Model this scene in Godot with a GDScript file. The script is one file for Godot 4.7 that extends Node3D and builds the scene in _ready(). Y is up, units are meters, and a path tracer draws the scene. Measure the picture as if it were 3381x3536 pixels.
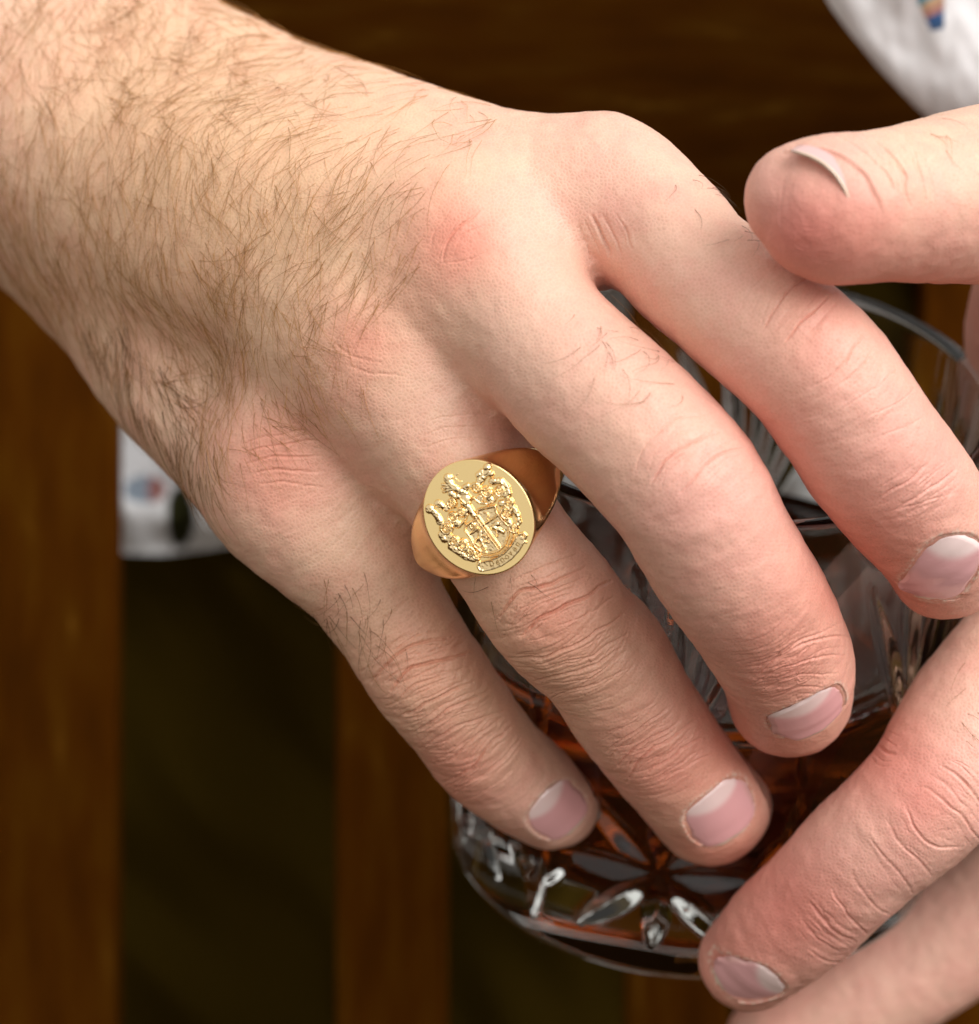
extends Node3D
# Lengths below are millimetres in a frame whose z axis runs along the line of sight at first set-up
# (x right, y up, z towards the viewer); every thing is placed in the y-up world, in metres, through FRAME.
const S := 24.0
const D := 550.0
const PITCH := 30.0
var FRAME := Basis(Vector3(1, 0, 0), deg_to_rad(-PITCH))
const LIFT := Vector3(0, 0.5, 0)
var rng := RandomNumberGenerator.new()
var noise := FastNoiseLite.new()


func at(px: float, py: float, z: float) -> Vector3:
	var f := (D - z) / D / S
	return Vector3((px - 1690.5) * f, (1768.0 - py) * f, z)


func px_of(p: Vector3) -> Vector2:
	var f := D / (D - p.z) * S
	return Vector2(1690.5 + p.x * f, 1768.0 - p.y * f)


func world(p: Vector3) -> Vector3:
	return FRAME * (p * 0.001) + LIFT


# ------------------------------------------------------------------ naming
var taken := {}
func numbered(called: String) -> String:
	if not taken.has(called):
		taken[called] = 0
		return called
	taken[called] += 1
	return "%s_%03d" % [called, taken[called]]


func tag(o: Node, label: String, category: String, group := "", kind := "") -> void:
	o.set_meta("label", label)
	if category: o.set_meta("category", category)
	if group: o.set_meta("group", group)
	if kind: o.set_meta("kind", kind)


func thing(called: String, label: String, category: String, base_mm: Vector3, group := "") -> Node3D:
	var o := Node3D.new()
	o.name = numbered(called)
	add_child(o, true)
	o.transform = Transform3D(FRAME, world(base_mm))
	o.set_meta("base", base_mm)
	tag(o, label, category, group)
	return o


func part(called: String, mesh: Mesh, m: Material, parent: Node) -> MeshInstance3D:
	var o := MeshInstance3D.new()
	o.name = called
	o.mesh = mesh
	for i in mesh.get_surface_count():
		mesh.surface_set_material(i, m)
	parent.add_child(o, true)
	return o


# vertices in mm of the frame -> ArrayMesh in metres about base; triangles clockwise from outside
func build_mesh(V: PackedVector3Array, T: PackedInt32Array, base: Vector3, N := PackedVector3Array(), C := PackedColorArray(), U := PackedVector2Array()) -> ArrayMesh:
	var out := PackedVector3Array()
	out.resize(V.size())
	for i in V.size():
		out[i] = (V[i] - base) * 0.001
	if N.is_empty():
		N = normals_of(V, T)
	var a := []
	a.resize(Mesh.ARRAY_MAX)
	a[Mesh.ARRAY_VERTEX] = out
	a[Mesh.ARRAY_NORMAL] = N
	a[Mesh.ARRAY_INDEX] = T
	if C.size(): a[Mesh.ARRAY_COLOR] = C
	if U.size(): a[Mesh.ARRAY_TEX_UV] = U
	var m := ArrayMesh.new()
	m.add_surface_from_arrays(Mesh.PRIMITIVE_TRIANGLES, a)
	return m


func normals_of(V: PackedVector3Array, T: PackedInt32Array) -> PackedVector3Array:
	var N := PackedVector3Array()
	N.resize(V.size())
	for i in range(0, T.size(), 3):
		var a := T[i]
		var b := T[i + 1]
		var c := T[i + 2]
		var n := (V[c] - V[a]).cross(V[b] - V[a])
		N[a] += n
		N[b] += n
		N[c] += n
	for i in N.size():
		N[i] = N[i].normalized()
	return N


# ------------------------------------------------------------------ materials
func plain(c: Color, rough := 0.6, metal := 0.0, spec := 0.5) -> StandardMaterial3D:
	var m := StandardMaterial3D.new()
	m.albedo_color = c.linear_to_srgb()
	m.roughness = rough
	m.metallic = metal
	m.metallic_specular = spec
	return m


func noise_tex(type: int, freq: float, size: int, sd: int, octaves := 3, ret := -1, ramp: Gradient = null, normal := false, strength := 4.0) -> NoiseTexture2D:
	var n := FastNoiseLite.new()
	n.noise_type = type
	n.frequency = freq
	n.seed = sd
	n.fractal_octaves = octaves
	if octaves == 1: n.fractal_type = FastNoiseLite.FRACTAL_NONE
	if ret >= 0: n.cellular_return_type = ret
	var t := NoiseTexture2D.new()
	t.width = size
	t.height = size
	t.seamless = true
	t.noise = n
	if ramp: t.color_ramp = ramp
	t.as_normal_map = normal
	t.bump_strength = strength
	return t


func ramp(stops: Array) -> Gradient:
	var g := Gradient.new()
	var o := PackedFloat32Array()
	var c := PackedColorArray()
	for s in stops:
		o.append(s[0])
		c.append((s[1] as Color).linear_to_srgb())
	g.offsets = o
	g.colors = c
	return g


func triplanar(m: StandardMaterial3D, sc: Vector3) -> StandardMaterial3D:
	m.uv1_triplanar = true
	m.uv1_scale = sc
	m.uv1_triplanar_sharpness = 4.0
	return m


func skin_material() -> StandardMaterial3D:
	var m := plain(Color(1, 1, 1), 0.46, 0.0, 0.42)
	m.vertex_color_use_as_albedo = true
	m.subsurf_scatter_enabled = true
	m.subsurf_scatter_strength = 0.06
	m.albedo_texture = noise_tex(FastNoiseLite.TYPE_CELLULAR, 0.05, 1024, 5, 1, FastNoiseLite.RETURN_DISTANCE2_SUB, ramp([[0.0, Color(1, 1, 1)], [0.14, Color(0.92, 0.89, 0.88)], [0.6, Color(0.87, 0.835, 0.815)], [1.0, Color(0.89, 0.86, 0.84)]]))
	m.heightmap_enabled = true
	m.heightmap_texture = noise_tex(FastNoiseLite.TYPE_CELLULAR, 0.05, 1024, 5, 1, FastNoiseLite.RETURN_DISTANCE2_SUB)
	m.heightmap_scale = 0.005
	m.normal_enabled = true
	m.normal_texture = noise_tex(FastNoiseLite.TYPE_SIMPLEX_SMOOTH, 0.06, 512, 9, 3, -1, null, true, 2.0)
	m.normal_scale = 0.1
	return triplanar(m, Vector3(36, 36, 36))


# ------------------------------------------------------------------ bodies from joined tapered limbs
class Body:
	var a := PackedVector3Array()
	var ba := PackedVector3Array()
	var il := PackedFloat32Array()
	var ra := PackedFloat32Array()
	var rb := PackedFloat32Array()
	var chain := PackedInt32Array()
	var k := PackedFloat32Array()       # blend width of each chain
	var palm := 0                       # chains below this number belong to the palm
	var finger_paths := {}              # chain -> PackedVector3Array
	var nails := []
	var creases := {}                   # cell -> list of segments
	var colour_spots := []
	var wrinkle_spots := []

	func add(points: Array, r: PackedFloat32Array, blend: float) -> int:
		var c := k.size()
		k.append(blend)
		var n := points.size()
		var fine := PackedVector3Array()
		var fr := PackedFloat32Array()
		for i in n - 1:
			var p0: Vector3 = points[maxi(i - 1, 0)]
			var p1: Vector3 = points[i]
			var p2: Vector3 = points[i + 1]
			var p3: Vector3 = points[mini(i + 2, n - 1)]
			for j in 3:
				var t := j / 3.0
				fine.append(p1.cubic_interpolate(p2, p0, p3, t))
				fr.append(cubic_interpolate(r[i], r[i + 1], r[maxi(i - 1, 0)], r[mini(i + 2, n - 1)], t))
		fine.append(points[n - 1])
		fr.append(r[n - 1])
		finger_paths[c] = fine
		for i in fine.size() - 1:
			a.append(fine[i])
			ba.append(fine[i + 1] - fine[i])
			il.append(1.0 / maxf((fine[i + 1] - fine[i]).length_squared(), 1e-6))
			ra.append(fr[i])
			rb.append(fr[i + 1])
			chain.append(c)
		return c

	func one(p: Vector3, i: int) -> float:
		var pa := p - a[i]
		var h := clampf(pa.dot(ba[i]) * il[i], 0.0, 1.0)
		return (pa - ba[i] * h).length() - lerpf(ra[i], rb[i], h)

	func near(p: Vector3, reach: float) -> PackedInt32Array:
		var ds := PackedFloat32Array()
		var least := 1e9
		for i in a.size():
			var d := one(p, i)
			ds.append(d)
			least = minf(least, d)
		var out := PackedInt32Array()
		for i in a.size():
			if ds[i] < least + reach:
				out.append(i)
		return out

	func dist(p: Vector3, segs: PackedInt32Array) -> float:
		var dp := 60.0
		var df := 60.0
		var cur := -1
		var m := 60.0
		for s in segs:
			if chain[s] != cur:
				if cur >= palm: df = smin(df, m, 1.8)
				elif cur >= 0: dp = smin(dp, m, k[cur])
				cur = chain[s]
				m = 60.0
			var pa := p - a[s]
			var h := clampf(pa.dot(ba[s]) * il[s], 0.0, 1.0)
			m = minf(m, (pa - ba[s] * h).length() - lerpf(ra[s], rb[s], h))
		if cur >= palm: df = smin(df, m, 1.8)
		elif cur >= 0: dp = smin(dp, m, k[cur])
		return smin(dp, df, 7.0)

	static func smin(x: float, y: float, w: float) -> float:
		var h := maxf(w - absf(x - y), 0.0) / w
		return minf(x, y) - h * h * w * 0.25

	func grad(p: Vector3, segs: PackedInt32Array) -> Vector3:
		const e := 0.12
		var d0 := dist(p + Vector3(e, -e, -e), segs)
		var d1 := dist(p + Vector3(-e, -e, e), segs)
		var d2 := dist(p + Vector3(-e, e, -e), segs)
		var d3 := dist(p + Vector3(e, e, e), segs)
		return Vector3(d0 - d1 - d2 + d3, -d0 - d1 + d2 + d3, -d0 + d1 - d2 + d3).normalized()

	func drop(p: Vector3, dir: Vector3, most := 60.0) -> Vector3:   # walks along dir to the surface
		var t := 0.0
		var segs := near(p + dir * 9.0, 26.0) if most < 20.0 else PackedInt32Array()
		for i in 40:
			var q := p + dir * t
			var d := dist(q, segs if most < 20.0 else near(q, 14.0))
			t += d * 0.9
			if absf(d) < 0.02 or t > most: break
		return p + dir * t


# field: Callable(p, segs) with cells of size h inside lo..hi; returns [vertices, triangles]
func nets(body, lo: Vector3, hi: Vector3, h: float, sharp := false) -> Array:
	const BS := 8
	var nb := Vector3i(ceili((hi.x - lo.x) / h / BS), ceili((hi.y - lo.y) / h / BS), ceili((hi.z - lo.z) / h / BS))
	var n := nb * BS + Vector3i.ONE
	var half := BS * h * 0.87
	var total := nb.x * nb.y * nb.z
	var results := []
	results.resize(total)
	var work := func(b: int) -> void:
		var bx := b % nb.x
		var by := (b / nb.x) % nb.y
		var bz := b / (nb.x * nb.y)
		var c := lo + Vector3(bx + 0.5, by + 0.5, bz + 0.5) * (BS * h)
		var segs: PackedInt32Array = body.near(c, 2.0 * half + 11.0)
		var dc: float = body.dist(c, segs)
		if absf(dc) > half * 1.25 + h:
			results[b] = dc
			return
		var vals := PackedFloat32Array()
		vals.resize(BS * BS * BS)
		var q := 0
		for z in BS:
			for y in BS:
				for x in BS:
					vals[q] = body.dist(lo + Vector3(bx * BS + x, by * BS + y, bz * BS + z) * h, segs)
					q += 1
		results[b] = vals
	var id := WorkerThreadPool.add_group_task(work, total, -1, true)
	WorkerThreadPool.wait_for_group_task_completion(id)
	var sy := n.x
	var sz := n.x * n.y
	var f := PackedFloat32Array()
	f.resize(n.x * n.y * n.z)
	f.fill(9.0)
	var live := PackedInt32Array()
	for b in total:
		var bx := b % nb.x
		var by := (b / nb.x) % nb.y
		var bz := b / (nb.x * nb.y)
		var o := bx * BS + by * BS * sy + bz * BS * sz
		if results[b] is float:
			if results[b] < 0.0:
				for z in BS:
					for y in BS:
						for x in BS:
							f[o + x + y * sy + z * sz] = -9.0
			continue
		live.append(b)
		var vals: PackedFloat32Array = results[b]
		var q := 0
		for z in BS:
			for y in BS:
				for x in BS:
					f[o + x + y * sy + z * sz] = vals[q]
					q += 1
	var V := PackedVector3Array()
	var where := {}
	var T := PackedInt32Array()
	var offs := [0, 1, sy, sy + 1, sz, sz + 1, sz + sy, sz + sy + 1]
	var edges := [[0, 1], [2, 3], [4, 5], [6, 7], [0, 2], [1, 3], [4, 6], [5, 7], [0, 4], [1, 5], [2, 6], [3, 7]]
	var corner := [Vector3(0, 0, 0), Vector3(1, 0, 0), Vector3(0, 1, 0), Vector3(1, 1, 0), Vector3(0, 0, 1), Vector3(1, 0, 1), Vector3(0, 1, 1), Vector3(1, 1, 1)]
	var cells := {}
	for b in live:
		var bx := b % nb.x
		var by := (b / nb.x) % nb.y
		var bz := b / (nb.x * nb.y)
		for z in range(-1, BS):
			var gz := bz * BS + z
			if gz < 0: continue
			for y in range(-1, BS):
				var gy := by * BS + y
				if gy < 0: continue
				for x in range(-1, BS):
					var gx := bx * BS + x
					if gx < 0: continue
					var g := gx + gy * sy + gz * sz
					var s0 := f[g] < 0.0
					var mixed := (f[g + 1] < 0.0) != s0 or (f[g + sy] < 0.0) != s0 or (f[g + sz] < 0.0) != s0 or (f[g + sy + 1] < 0.0) != s0 or (f[g + sz + 1] < 0.0) != s0 or (f[g + sz + sy] < 0.0) != s0 or (f[g + sz + sy + 1] < 0.0) != s0
					if mixed and not where.has(g):
						var sum := Vector3()
						var cnt := 0
						for e in edges:
							var d0: float = f[g + offs[e[0]]]
							var d1: float = f[g + offs[e[1]]]
							if (d0 < 0.0) != (d1 < 0.0):
								sum += (corner[e[0]] as Vector3).lerp(corner[e[1]], d0 / (d0 - d1))
								cnt += 1
						where[g] = V.size()
						V.append(lo + (Vector3(gx, gy, gz) + sum / cnt) * h)
	for g in where:
		var s := f[g] < 0.0
		var axes := [[1, sy, sz], [sy, sz, 1], [sz, 1, sy]]
		for ax in axes:
			if (f[g + ax[0]] < 0.0) != s:
				var u: int = ax[1]
				var w: int = ax[2]
				if not (where.has(g - u) and where.has(g - w) and where.has(g - u - w)): continue
				var i0: int = where[g]
				var i1: int = where[g - u]
				var i2: int = where[g - u - w]
				var i3: int = where[g - w]
				if s:
					T.append_array(PackedInt32Array([i0, i2, i1, i0, i3, i2]))
				else:
					T.append_array(PackedInt32Array([i0, i1, i2, i0, i2, i3]))
	return [V, T]


# each wanted edge gets a middle vertex on the curved surface its two normals imply
func subdivide(V: PackedVector3Array, N: PackedVector3Array, A: PackedVector3Array, C: PackedColorArray, T: PackedInt32Array, want: PackedByteArray) -> PackedInt32Array:
	var mids := {}
	var out := PackedInt32Array()
	for i in range(0, T.size(), 3):
		var v := [T[i], T[i + 1], T[i + 2]]
		var m := [-1, -1, -1]
		var count := 0
		for e in 3:
			var p: int = v[e]
			var q: int = v[(e + 1) % 3]
			if not (want[p] and want[q]): continue
			var key := (mini(p, q) << 32) | maxi(p, q)
			if not mids.has(key):
				var d := V[q] - V[p]
				mids[key] = V.size()
				V.append((V[p] + V[q]) * 0.5 + (N[q] * d.dot(N[q]) - N[p] * d.dot(N[p])) * 0.125)
				N.append((N[p] + N[q]).normalized())
				A.append((A[p] + A[q]) * 0.5)
				C.append((C[p] + C[q]) * 0.5)
				want.append(1)
			m[e] = mids[key]
			count += 1
		if count == 0:
			out.append_array(PackedInt32Array(v))
		elif count == 3:
			out.append_array(PackedInt32Array([v[0], m[0], m[2], v[1], m[1], m[0], v[2], m[2], m[1], m[0], m[1], m[2]]))
		elif count == 1:
			for e in 3:
				if m[e] >= 0:
					out.append_array(PackedInt32Array([v[e], m[e], v[(e + 2) % 3], m[e], v[(e + 1) % 3], v[(e + 2) % 3]]))
		else:
			for e in 3:
				if m[e] < 0:
					var x: int = v[(e + 2) % 3]
					var mx: int = m[(e + 1) % 3]
					var my: int = m[(e + 2) % 3]
					out.append_array(PackedInt32Array([x, my, mx, v[e], v[(e + 1) % 3], mx, v[e], mx, my]))
	return out


func add_crease(b: Body, pts: Array, depth: float, width: float, alone := false) -> void:
	if not alone:
		depth *= 0.8 * (0.7 if b.palm == 2 else 1.0)
		for k in (4 if depth > 0.2 else 2):
			var off := rng.randf_range(14.0, 34.0) * (1.0 if k % 2 == 0 else -1.0) * (1.0 + 0.9 * (k / 2))
			var cut_from := rng.randi_range(0, 1)
			var beside := []
			for i in pts.size():
				if pts.size() > 3 and i == (0 if cut_from else pts.size() - 1): continue
				var dr: Vector2 = (pts[mini(i + 1, pts.size() - 1)] - pts[maxi(i - 1, 0)]).normalized().orthogonal()
				beside.append(pts[i] + dr * (off + rng.randfn(0, 6)))
			add_crease(b, beside, depth * rng.randf_range(0.2, 0.45), 0.14, true)
	# smooth the traced line, taper its ends, and file its pieces by 40-pixel cells
	var fine := []
	var n := pts.size()
	for i in n - 1:
		var p0: Vector2 = pts[maxi(i - 1, 0)]
		var p1: Vector2 = pts[i]
		var p2: Vector2 = pts[i + 1]
		var p3: Vector2 = pts[mini(i + 2, n - 1)]
		for j in 5:
			fine.append(p1.cubic_interpolate(p2, p0, p3, j / 5.0))
	fine.append(pts[n - 1])
	for i in fine.size() - 1:
		var t0 := float(i) / (fine.size() - 1)
		width = minf(width, 0.3) * (0.78 if i == 0 else 1.0)
		var amp := depth * pow(clampf(sin(PI * clampf(t0 + 0.5 / fine.size(), 0.03, 0.97)), 0, 1), 0.6)
		var j0 := Vector2(noise.get_noise_2d(fine[i].x * 0.6, fine[i].y * 0.6), noise.get_noise_2d(fine[i].y * 0.6 + 900, fine[i].x * 0.6)) * 12.0
		var j1 := Vector2(noise.get_noise_2d(fine[i + 1].x * 0.6, fine[i + 1].y * 0.6), noise.get_noise_2d(fine[i + 1].y * 0.6 + 900, fine[i + 1].x * 0.6)) * 12.0
		var p: Vector2 = fine[i] + j0
		var q: Vector2 = fine[i + 1] + j1
		var reach := width * S * 3.6
		var c0 := Vector2i(((p.min(q) - Vector2(reach, reach)) / 40.0).floor())
		var c1 := Vector2i(((p.max(q) + Vector2(reach, reach)) / 40.0).floor())
		for cy in range(c0.y, c1.y + 1):
			for cx in range(c0.x, c1.x + 1):
				var key := cx * 4096 + cy
				if not b.creases.has(key): b.creases[key] = []
				b.creases[key].append([p, q, amp, width * S])


func creases_at(b: Body, u: Vector2) -> float:
	var key := floori(u.x / 40.0) * 4096 + floori(u.y / 40.0)
	if not b.creases.has(key): return 0.0
	var sink := 0.0
	var rise := 0.0
	for s in b.creases[key]:
		var p: Vector2 = s[0]
		var pq: Vector2 = s[1] - p
		var h := clampf((u - p).dot(pq) / maxf(pq.length_squared(), 1e-4), 0.0, 1.0)
		var d := (u - p - pq * h).length() / float(s[3])
		if d < 3.6:
			sink = maxf(sink, s[2] * exp(-d * d))
			rise = maxf(rise, s[2] * 0.12 * exp(-(d - 2.0) * (d - 2.0)))
	return rise * (1.0 if sink < rise else 0.4) - sink


func bend(b: Body, p: Vector3, n: Vector3, at_: Vector3) -> Vector3:
	var h := noise.get_noise_3dv(p * 14.0) * 0.16 + noise.get_noise_3dv(p * 45.0 + Vector3(50, 0, 0)) * 0.06
	if n.z > -0.1:
		var u := px_of(p)
		h += creases_at(b, u) * smoothstep(-0.1, 0.25, n.z)
	if at_.z > 0.01:   # wrinkles across a finger: at_ = (along, round, how much)
		var w := 1.0 - absf(noise.get_noise_2d(at_.x * 62.0, at_.y * 7.0)) * 3.2
		h -= maxf(w, 0.0) * 0.16 * at_.z
		h += noise.get_noise_2d(at_.x * 30.0 + 400.0, at_.y * 5.0) * 0.16 * at_.z
	var moved := p + n * h
	for nail in b.nails:
		var o: Vector3 = moved - nail.at
		if o.length_squared() < 180.0:
			var v: float = o.dot(nail.t) / nail.w
			var l: float = o.dot(nail.l) / nail.len
			if o.dot(nail.n) > -5.0 and n.dot(nail.n) > 0.15:
				var r := pow(pow(absf(v), 2.8) + pow(absf(l), 2.6), 1.0 / 2.6)
				if nail.free:
					if l < -0.5 and r < 1.7: moved += nail.n * (0.45 * smoothstep(0.9, 1.05, r) * smoothstep(1.7, 1.1, r) * smoothstep(-0.5, -0.8, l))
				elif r < 1.0:
					moved -= nail.n * (0.27 * smoothstep(1.0, 0.84, r))
				elif r < 1.5 and l < 0.75:
					moved += nail.n * (0.3 * smoothstep(1.0, 1.06, r) * smoothstep(1.5, 1.08, r))
				elif r < 1.3:
					moved -= nail.n * (0.3 * smoothstep(1.3, 1.0, r))
	return moved


func make_skin(b: Body, lo: Vector3, hi: Vector3, base: Vector3, levels := 2) -> Dictionary:
	var t0 := Time.get_ticks_msec()
	var got := nets(b, lo, hi, 1.25)
	var V: PackedVector3Array = got[0]
	var T: PackedInt32Array = got[1]
	var count := V.size()
	var jobs := 64
	var made := []
	made.resize(jobs)
	var work := func(j: int) -> void:
		var from := count * j / jobs
		var to := count * (j + 1) / jobs
		var v := PackedVector3Array()
		var nn := PackedVector3Array()
		var aa := PackedVector3Array()
		var cc := PackedColorArray()
		for i in range(from, to):
			var p := V[i]
			var segs := b.near(p, 14.0)
			for rep in 2:
				p -= b.grad(p, segs) * b.dist(p, segs)
			var n := b.grad(p, segs)
			v.append(p)
			nn.append(n)
			aa.append(wrinkle_place(b, p, n, segs))
			cc.append(skin_colour(b, p, n))
		made[j] = [v, nn, aa, cc]
	WorkerThreadPool.wait_for_group_task_completion(WorkerThreadPool.add_group_task(work, jobs, -1, true))
	V = PackedVector3Array()
	var N := PackedVector3Array()
	var A := PackedVector3Array()
	var C := PackedColorArray()
	for m in made:
		V.append_array(m[0])
		N.append_array(m[1])
		A.append_array(m[2])
		C.append_array(m[3])
	var coarse := [V.duplicate(), N.duplicate(), T.duplicate()]
	for l in levels:
		var want := PackedByteArray()
		for i in V.size():
			var u := px_of(V[i])
			want.append(1 if N[i].z > (-0.45 if l == 0 else -0.12) and u.x > -120 and u.x < 3500 and u.y > -120 and u.y < 3660 else 0)
		T = subdivide(V, N, A, C, T, want)
	var near_lines := PackedByteArray()     # a third level where lines and nail folds are
	for i in V.size():
		var y := 0
		if N[i].z > 0.0:
			var u := px_of(V[i])
			if absf(creases_at(b, u)) > 0.004: y = 1
			for nl in b.nails:
				if V[i].distance_squared_to(nl.at) < 90.0: y = 1
		near_lines.append(y)
	T = subdivide(V, N, A, C, T, near_lines)
	var total := V.size()
	made.clear()
	made.resize(jobs)
	var shift := func(j: int) -> void:
		var v := PackedVector3Array()
		for i in range(total * j / jobs, total * (j + 1) / jobs):
			v.append(bend(b, V[i], N[i], A[i]))
		made[j] = v
	WorkerThreadPool.wait_for_group_task_completion(WorkerThreadPool.add_group_task(shift, jobs, -1, true))
	var W := PackedVector3Array()
	for m in made:
		W.append_array(m)
	for i in total:
		for nl in b.nails:
			var o: Vector3 = V[i] - nl.at
			if o.length_squared() < 90.0 and N[i].dot(nl.n) > 0.15 and not nl.free:
				var r := pow(pow(absf(o.dot(nl.t) / nl.w), 2.8) + pow(absf(o.dot(nl.l) / nl.len), 2.6), 1.0 / 2.6)
				var f := noise.get_noise_3dv(V[i] * 110.0) * 1.5 + 0.35
				C[i] = C[i].lerp(Color(0.88, 0.68, 0.56), clampf(f, 0, 1) * 0.75 * smoothstep(0.95, 1.01, r) * smoothstep(1.2, 1.05, r))
	print("skin: %d vertices, %d triangles, %d ms" % [W.size(), T.size() / 3, Time.get_ticks_msec() - t0])
	return {"mesh": build_mesh(W, T, base, normals_of(W, T), C), "coarse": coarse}


func wrinkle_place(b: Body, p: Vector3, n: Vector3, segs: PackedInt32Array) -> Vector3:
	var best := 1e9
	var which := -1
	var other := 9.0
	for s in segs:
		if b.chain[s] >= b.palm:
			var d := b.one(p, s)
			if d < best:
				best = d
				which = s
	for s in segs:
		if which >= 0 and b.chain[s] != b.chain[which] and (b.chain[s] >= b.palm or b.chain[s] >= 4): other = minf(other, b.one(p, s))
	if which < 0 or best > 1.5: return Vector3()
	var path: PackedVector3Array = b.finger_paths[b.chain[which]]
	var along := 0.0
	var first := 0
	while b.chain[first] != b.chain[which]: first += 1
	for i in which - first:
		along += path[i].distance_to(path[i + 1])
	var pa := p - b.a[which]
	along += clampf(pa.dot(b.ba[which]) * b.il[which], 0, 1) * b.ba[which].length()
	var dir := b.ba[which].normalized()
	var side := dir.cross(Vector3(0, 0, 1)).normalized()
	var round := (p - b.a[which]).dot(side)
	var u := px_of(p)
	var much := 0.12
	for w in b.wrinkle_spots:
		var d := u.distance_to(w[0]) / float(w[1])
		much = maxf(much, float(w[2]) * exp(-d * d))
	along += 0.018 * round * round     # the lines bow round the finger
	return Vector3(along + b.chain[which] * 100.0, round, much * smoothstep(-0.1, 0.4, n.z) * smoothstep(1.0, 4.0, other - best))


func skin_colour(b: Body, p: Vector3, n: Vector3) -> Color:
	var u := px_of(p)
	var base := Color(0.82, 0.55, 0.41)
	var mott := noise.get_noise_3dv(p * 9.0) * 0.8 + noise.get_noise_3dv(p * 26.0) * 0.6 + noise.get_noise_3dv(p * 70.0) * 0.4
	base = base.lerp(Color(0.82, 0.47, 0.365), clampf(0.4 + mott, 0, 1))
	for s in b.colour_spots:
		var d := u.distance_to(s[0]) / float(s[1])
		if d < 2.2:
			base = base.lerp(s[3], clampf(float(s[2]) * exp(-d * d), 0, 1))
	return base


# ------------------------------------------------------------------ nails
func nail(b: Body, px: Vector2, z: float, normal: Vector3, toward: Vector2, half_len: float, half_wid: float, free := false) -> Dictionary:
	var n := normal.normalized()
	var guess := at(px.x, px.y, z)
	var eye := Vector3(0, 0, D)
	var on := b.drop(eye + (guess - eye).normalized() * (guess.distance_to(eye) - 30.0), (guess - eye).normalized())
	var l := Vector3(toward.x, -toward.y, 0).normalized()
	# the direction in the nail's plane that looks like «toward»
	l = Vector3(l.x, l.y, -(l.x * n.x + l.y * n.y) / maxf(n.z, 0.15)).normalized()
	var t := l.cross(n).normalized()
	var d := {"at": on, "n": n, "l": l, "t": t, "len": half_len, "w": half_wid, "free": free, "round": 7.0 if free else 10.0}
	b.nails.append(d)
	return d


func nail_mesh(b: Body, d: Dictionary, base: Vector3) -> ArrayMesh:
	const NU := 40
	const NV := 40
	var V := PackedVector3Array()
	var C := PackedColorArray()
	var T := PackedInt32Array()
	var mids := {}
	for i in NU + 1:
		for j in NV + 1:
			# square to rounded outline
			var x := (j / float(NV)) * 2.0 - 1.0
			var y := (i / float(NU)) * 2.0 - 1.0
			var m := maxf(absf(x), absf(y))
			var r := pow(pow(absf(x), 2.8) + pow(absf(y), 2.6), 1.0 / 2.6)
			if d.free: r = pow(pow(absf(x), 7.0) + pow(absf(y), 7.0), 1.0 / 7.0)
			var sc := m / maxf(r, 1e-5) if m > 1e-5 else 1.0
			var rag: float = 1.0 + (0.0 if d.free else 0.09 * noise.get_noise_2d(cos(atan2(y, x)) * 150.0 + d.at.x * 50.0, sin(atan2(y, x)) * 150.0))
			var v: float = x * sc * rag
			var l: float = y * sc * rag
			var edge := m
			var q: Vector3 = d.at + d.t * (v * d.w) + d.l * (l * d.len)
			var h := 0.0
			var across: float = 0.5 * (d.w * d.w) / d.round * v * v
			if d.free:
				h = 0.28 - across + 0.05 * l
			else:
				var hs: float = (b.drop(q + d.n * 9.0, -d.n, 16.0) - d.at).dot(d.n)
				var mk := roundi(l * 40.0)
				if not mids.has(mk): mids[mk] = (b.drop(d.at + d.l * (mk / 40.0 * d.len) + d.n * 9.0, -d.n, 16.0) - d.at).dot(d.n)
				var mid: float = mids[mk]
				h = lerpf(maxf(hs, mid - 2.5), mid - across, 0.35) + 0.13
			var rim := smoothstep(0.9, 1.0, edge)
			if l > 0.55: h += 0.16 * smoothstep(0.55, 1.0, l) - 0.10 * rim
			else: h -= 0.3 * rim
			V.append(q + d.n * (h - 0.0))
			var pink := Color(0.80, 0.43, 0.44)
			var moon_glare := Color(0.90, 0.70, 0.68)  # lunula, paled further to paint in sky glare on the nail
			var tip := Color(0.76, 0.62, 0.50)
			var c := pink.lerp(moon_glare, smoothstep(-0.18, -0.5, l + 0.4 * v * v))
			c = c.lerp(tip, smoothstep(0.90, 0.965, l + 0.02 * noise.get_noise_1d(v * 400.0) - 0.03 * v * v) )
			if d.free: c = Color(0.68, 0.42, 0.41).lerp(Color(0.76, 0.60, 0.46), smoothstep(0.68, 0.8, l))
			c = c.lerp(Color(0.6, 0.36, 0.30), 0.0 if d.free else 0.5 * smoothstep(0.8, 1.0, absf(v)))
			C.append(c)
	for i in NU:
		for j in NV:
			var k := i * (NV + 1) + j
			T.append_array(PackedInt32Array([k, k + 1, k + NV + 2, k, k + NV + 2, k + NV + 1]))
	var N := normals_of(V, T)
	var up := Vector3()
	for n in N: up += n
	if up.dot(d.n) < 0.0:
		for i in range(0, T.size(), 3):
			var s := T[i + 1]
			T[i + 1] = T[i + 2]
			T[i + 2] = s
		for i in N.size(): N[i] = -N[i]
	# an underside, so that the plate has thickness
	var count := V.size()
	for i in count:
		V.append(V[i] - d.n * 0.3)
		N.append(-N[i])
		C.append(C[i])
	var tn := T.size()
	for i in range(0, tn, 3):
		T.append_array(PackedInt32Array([T[i] + count, T[i + 2] + count, T[i + 1] + count]))
	return build_mesh(V, T, base, N, C)


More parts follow.
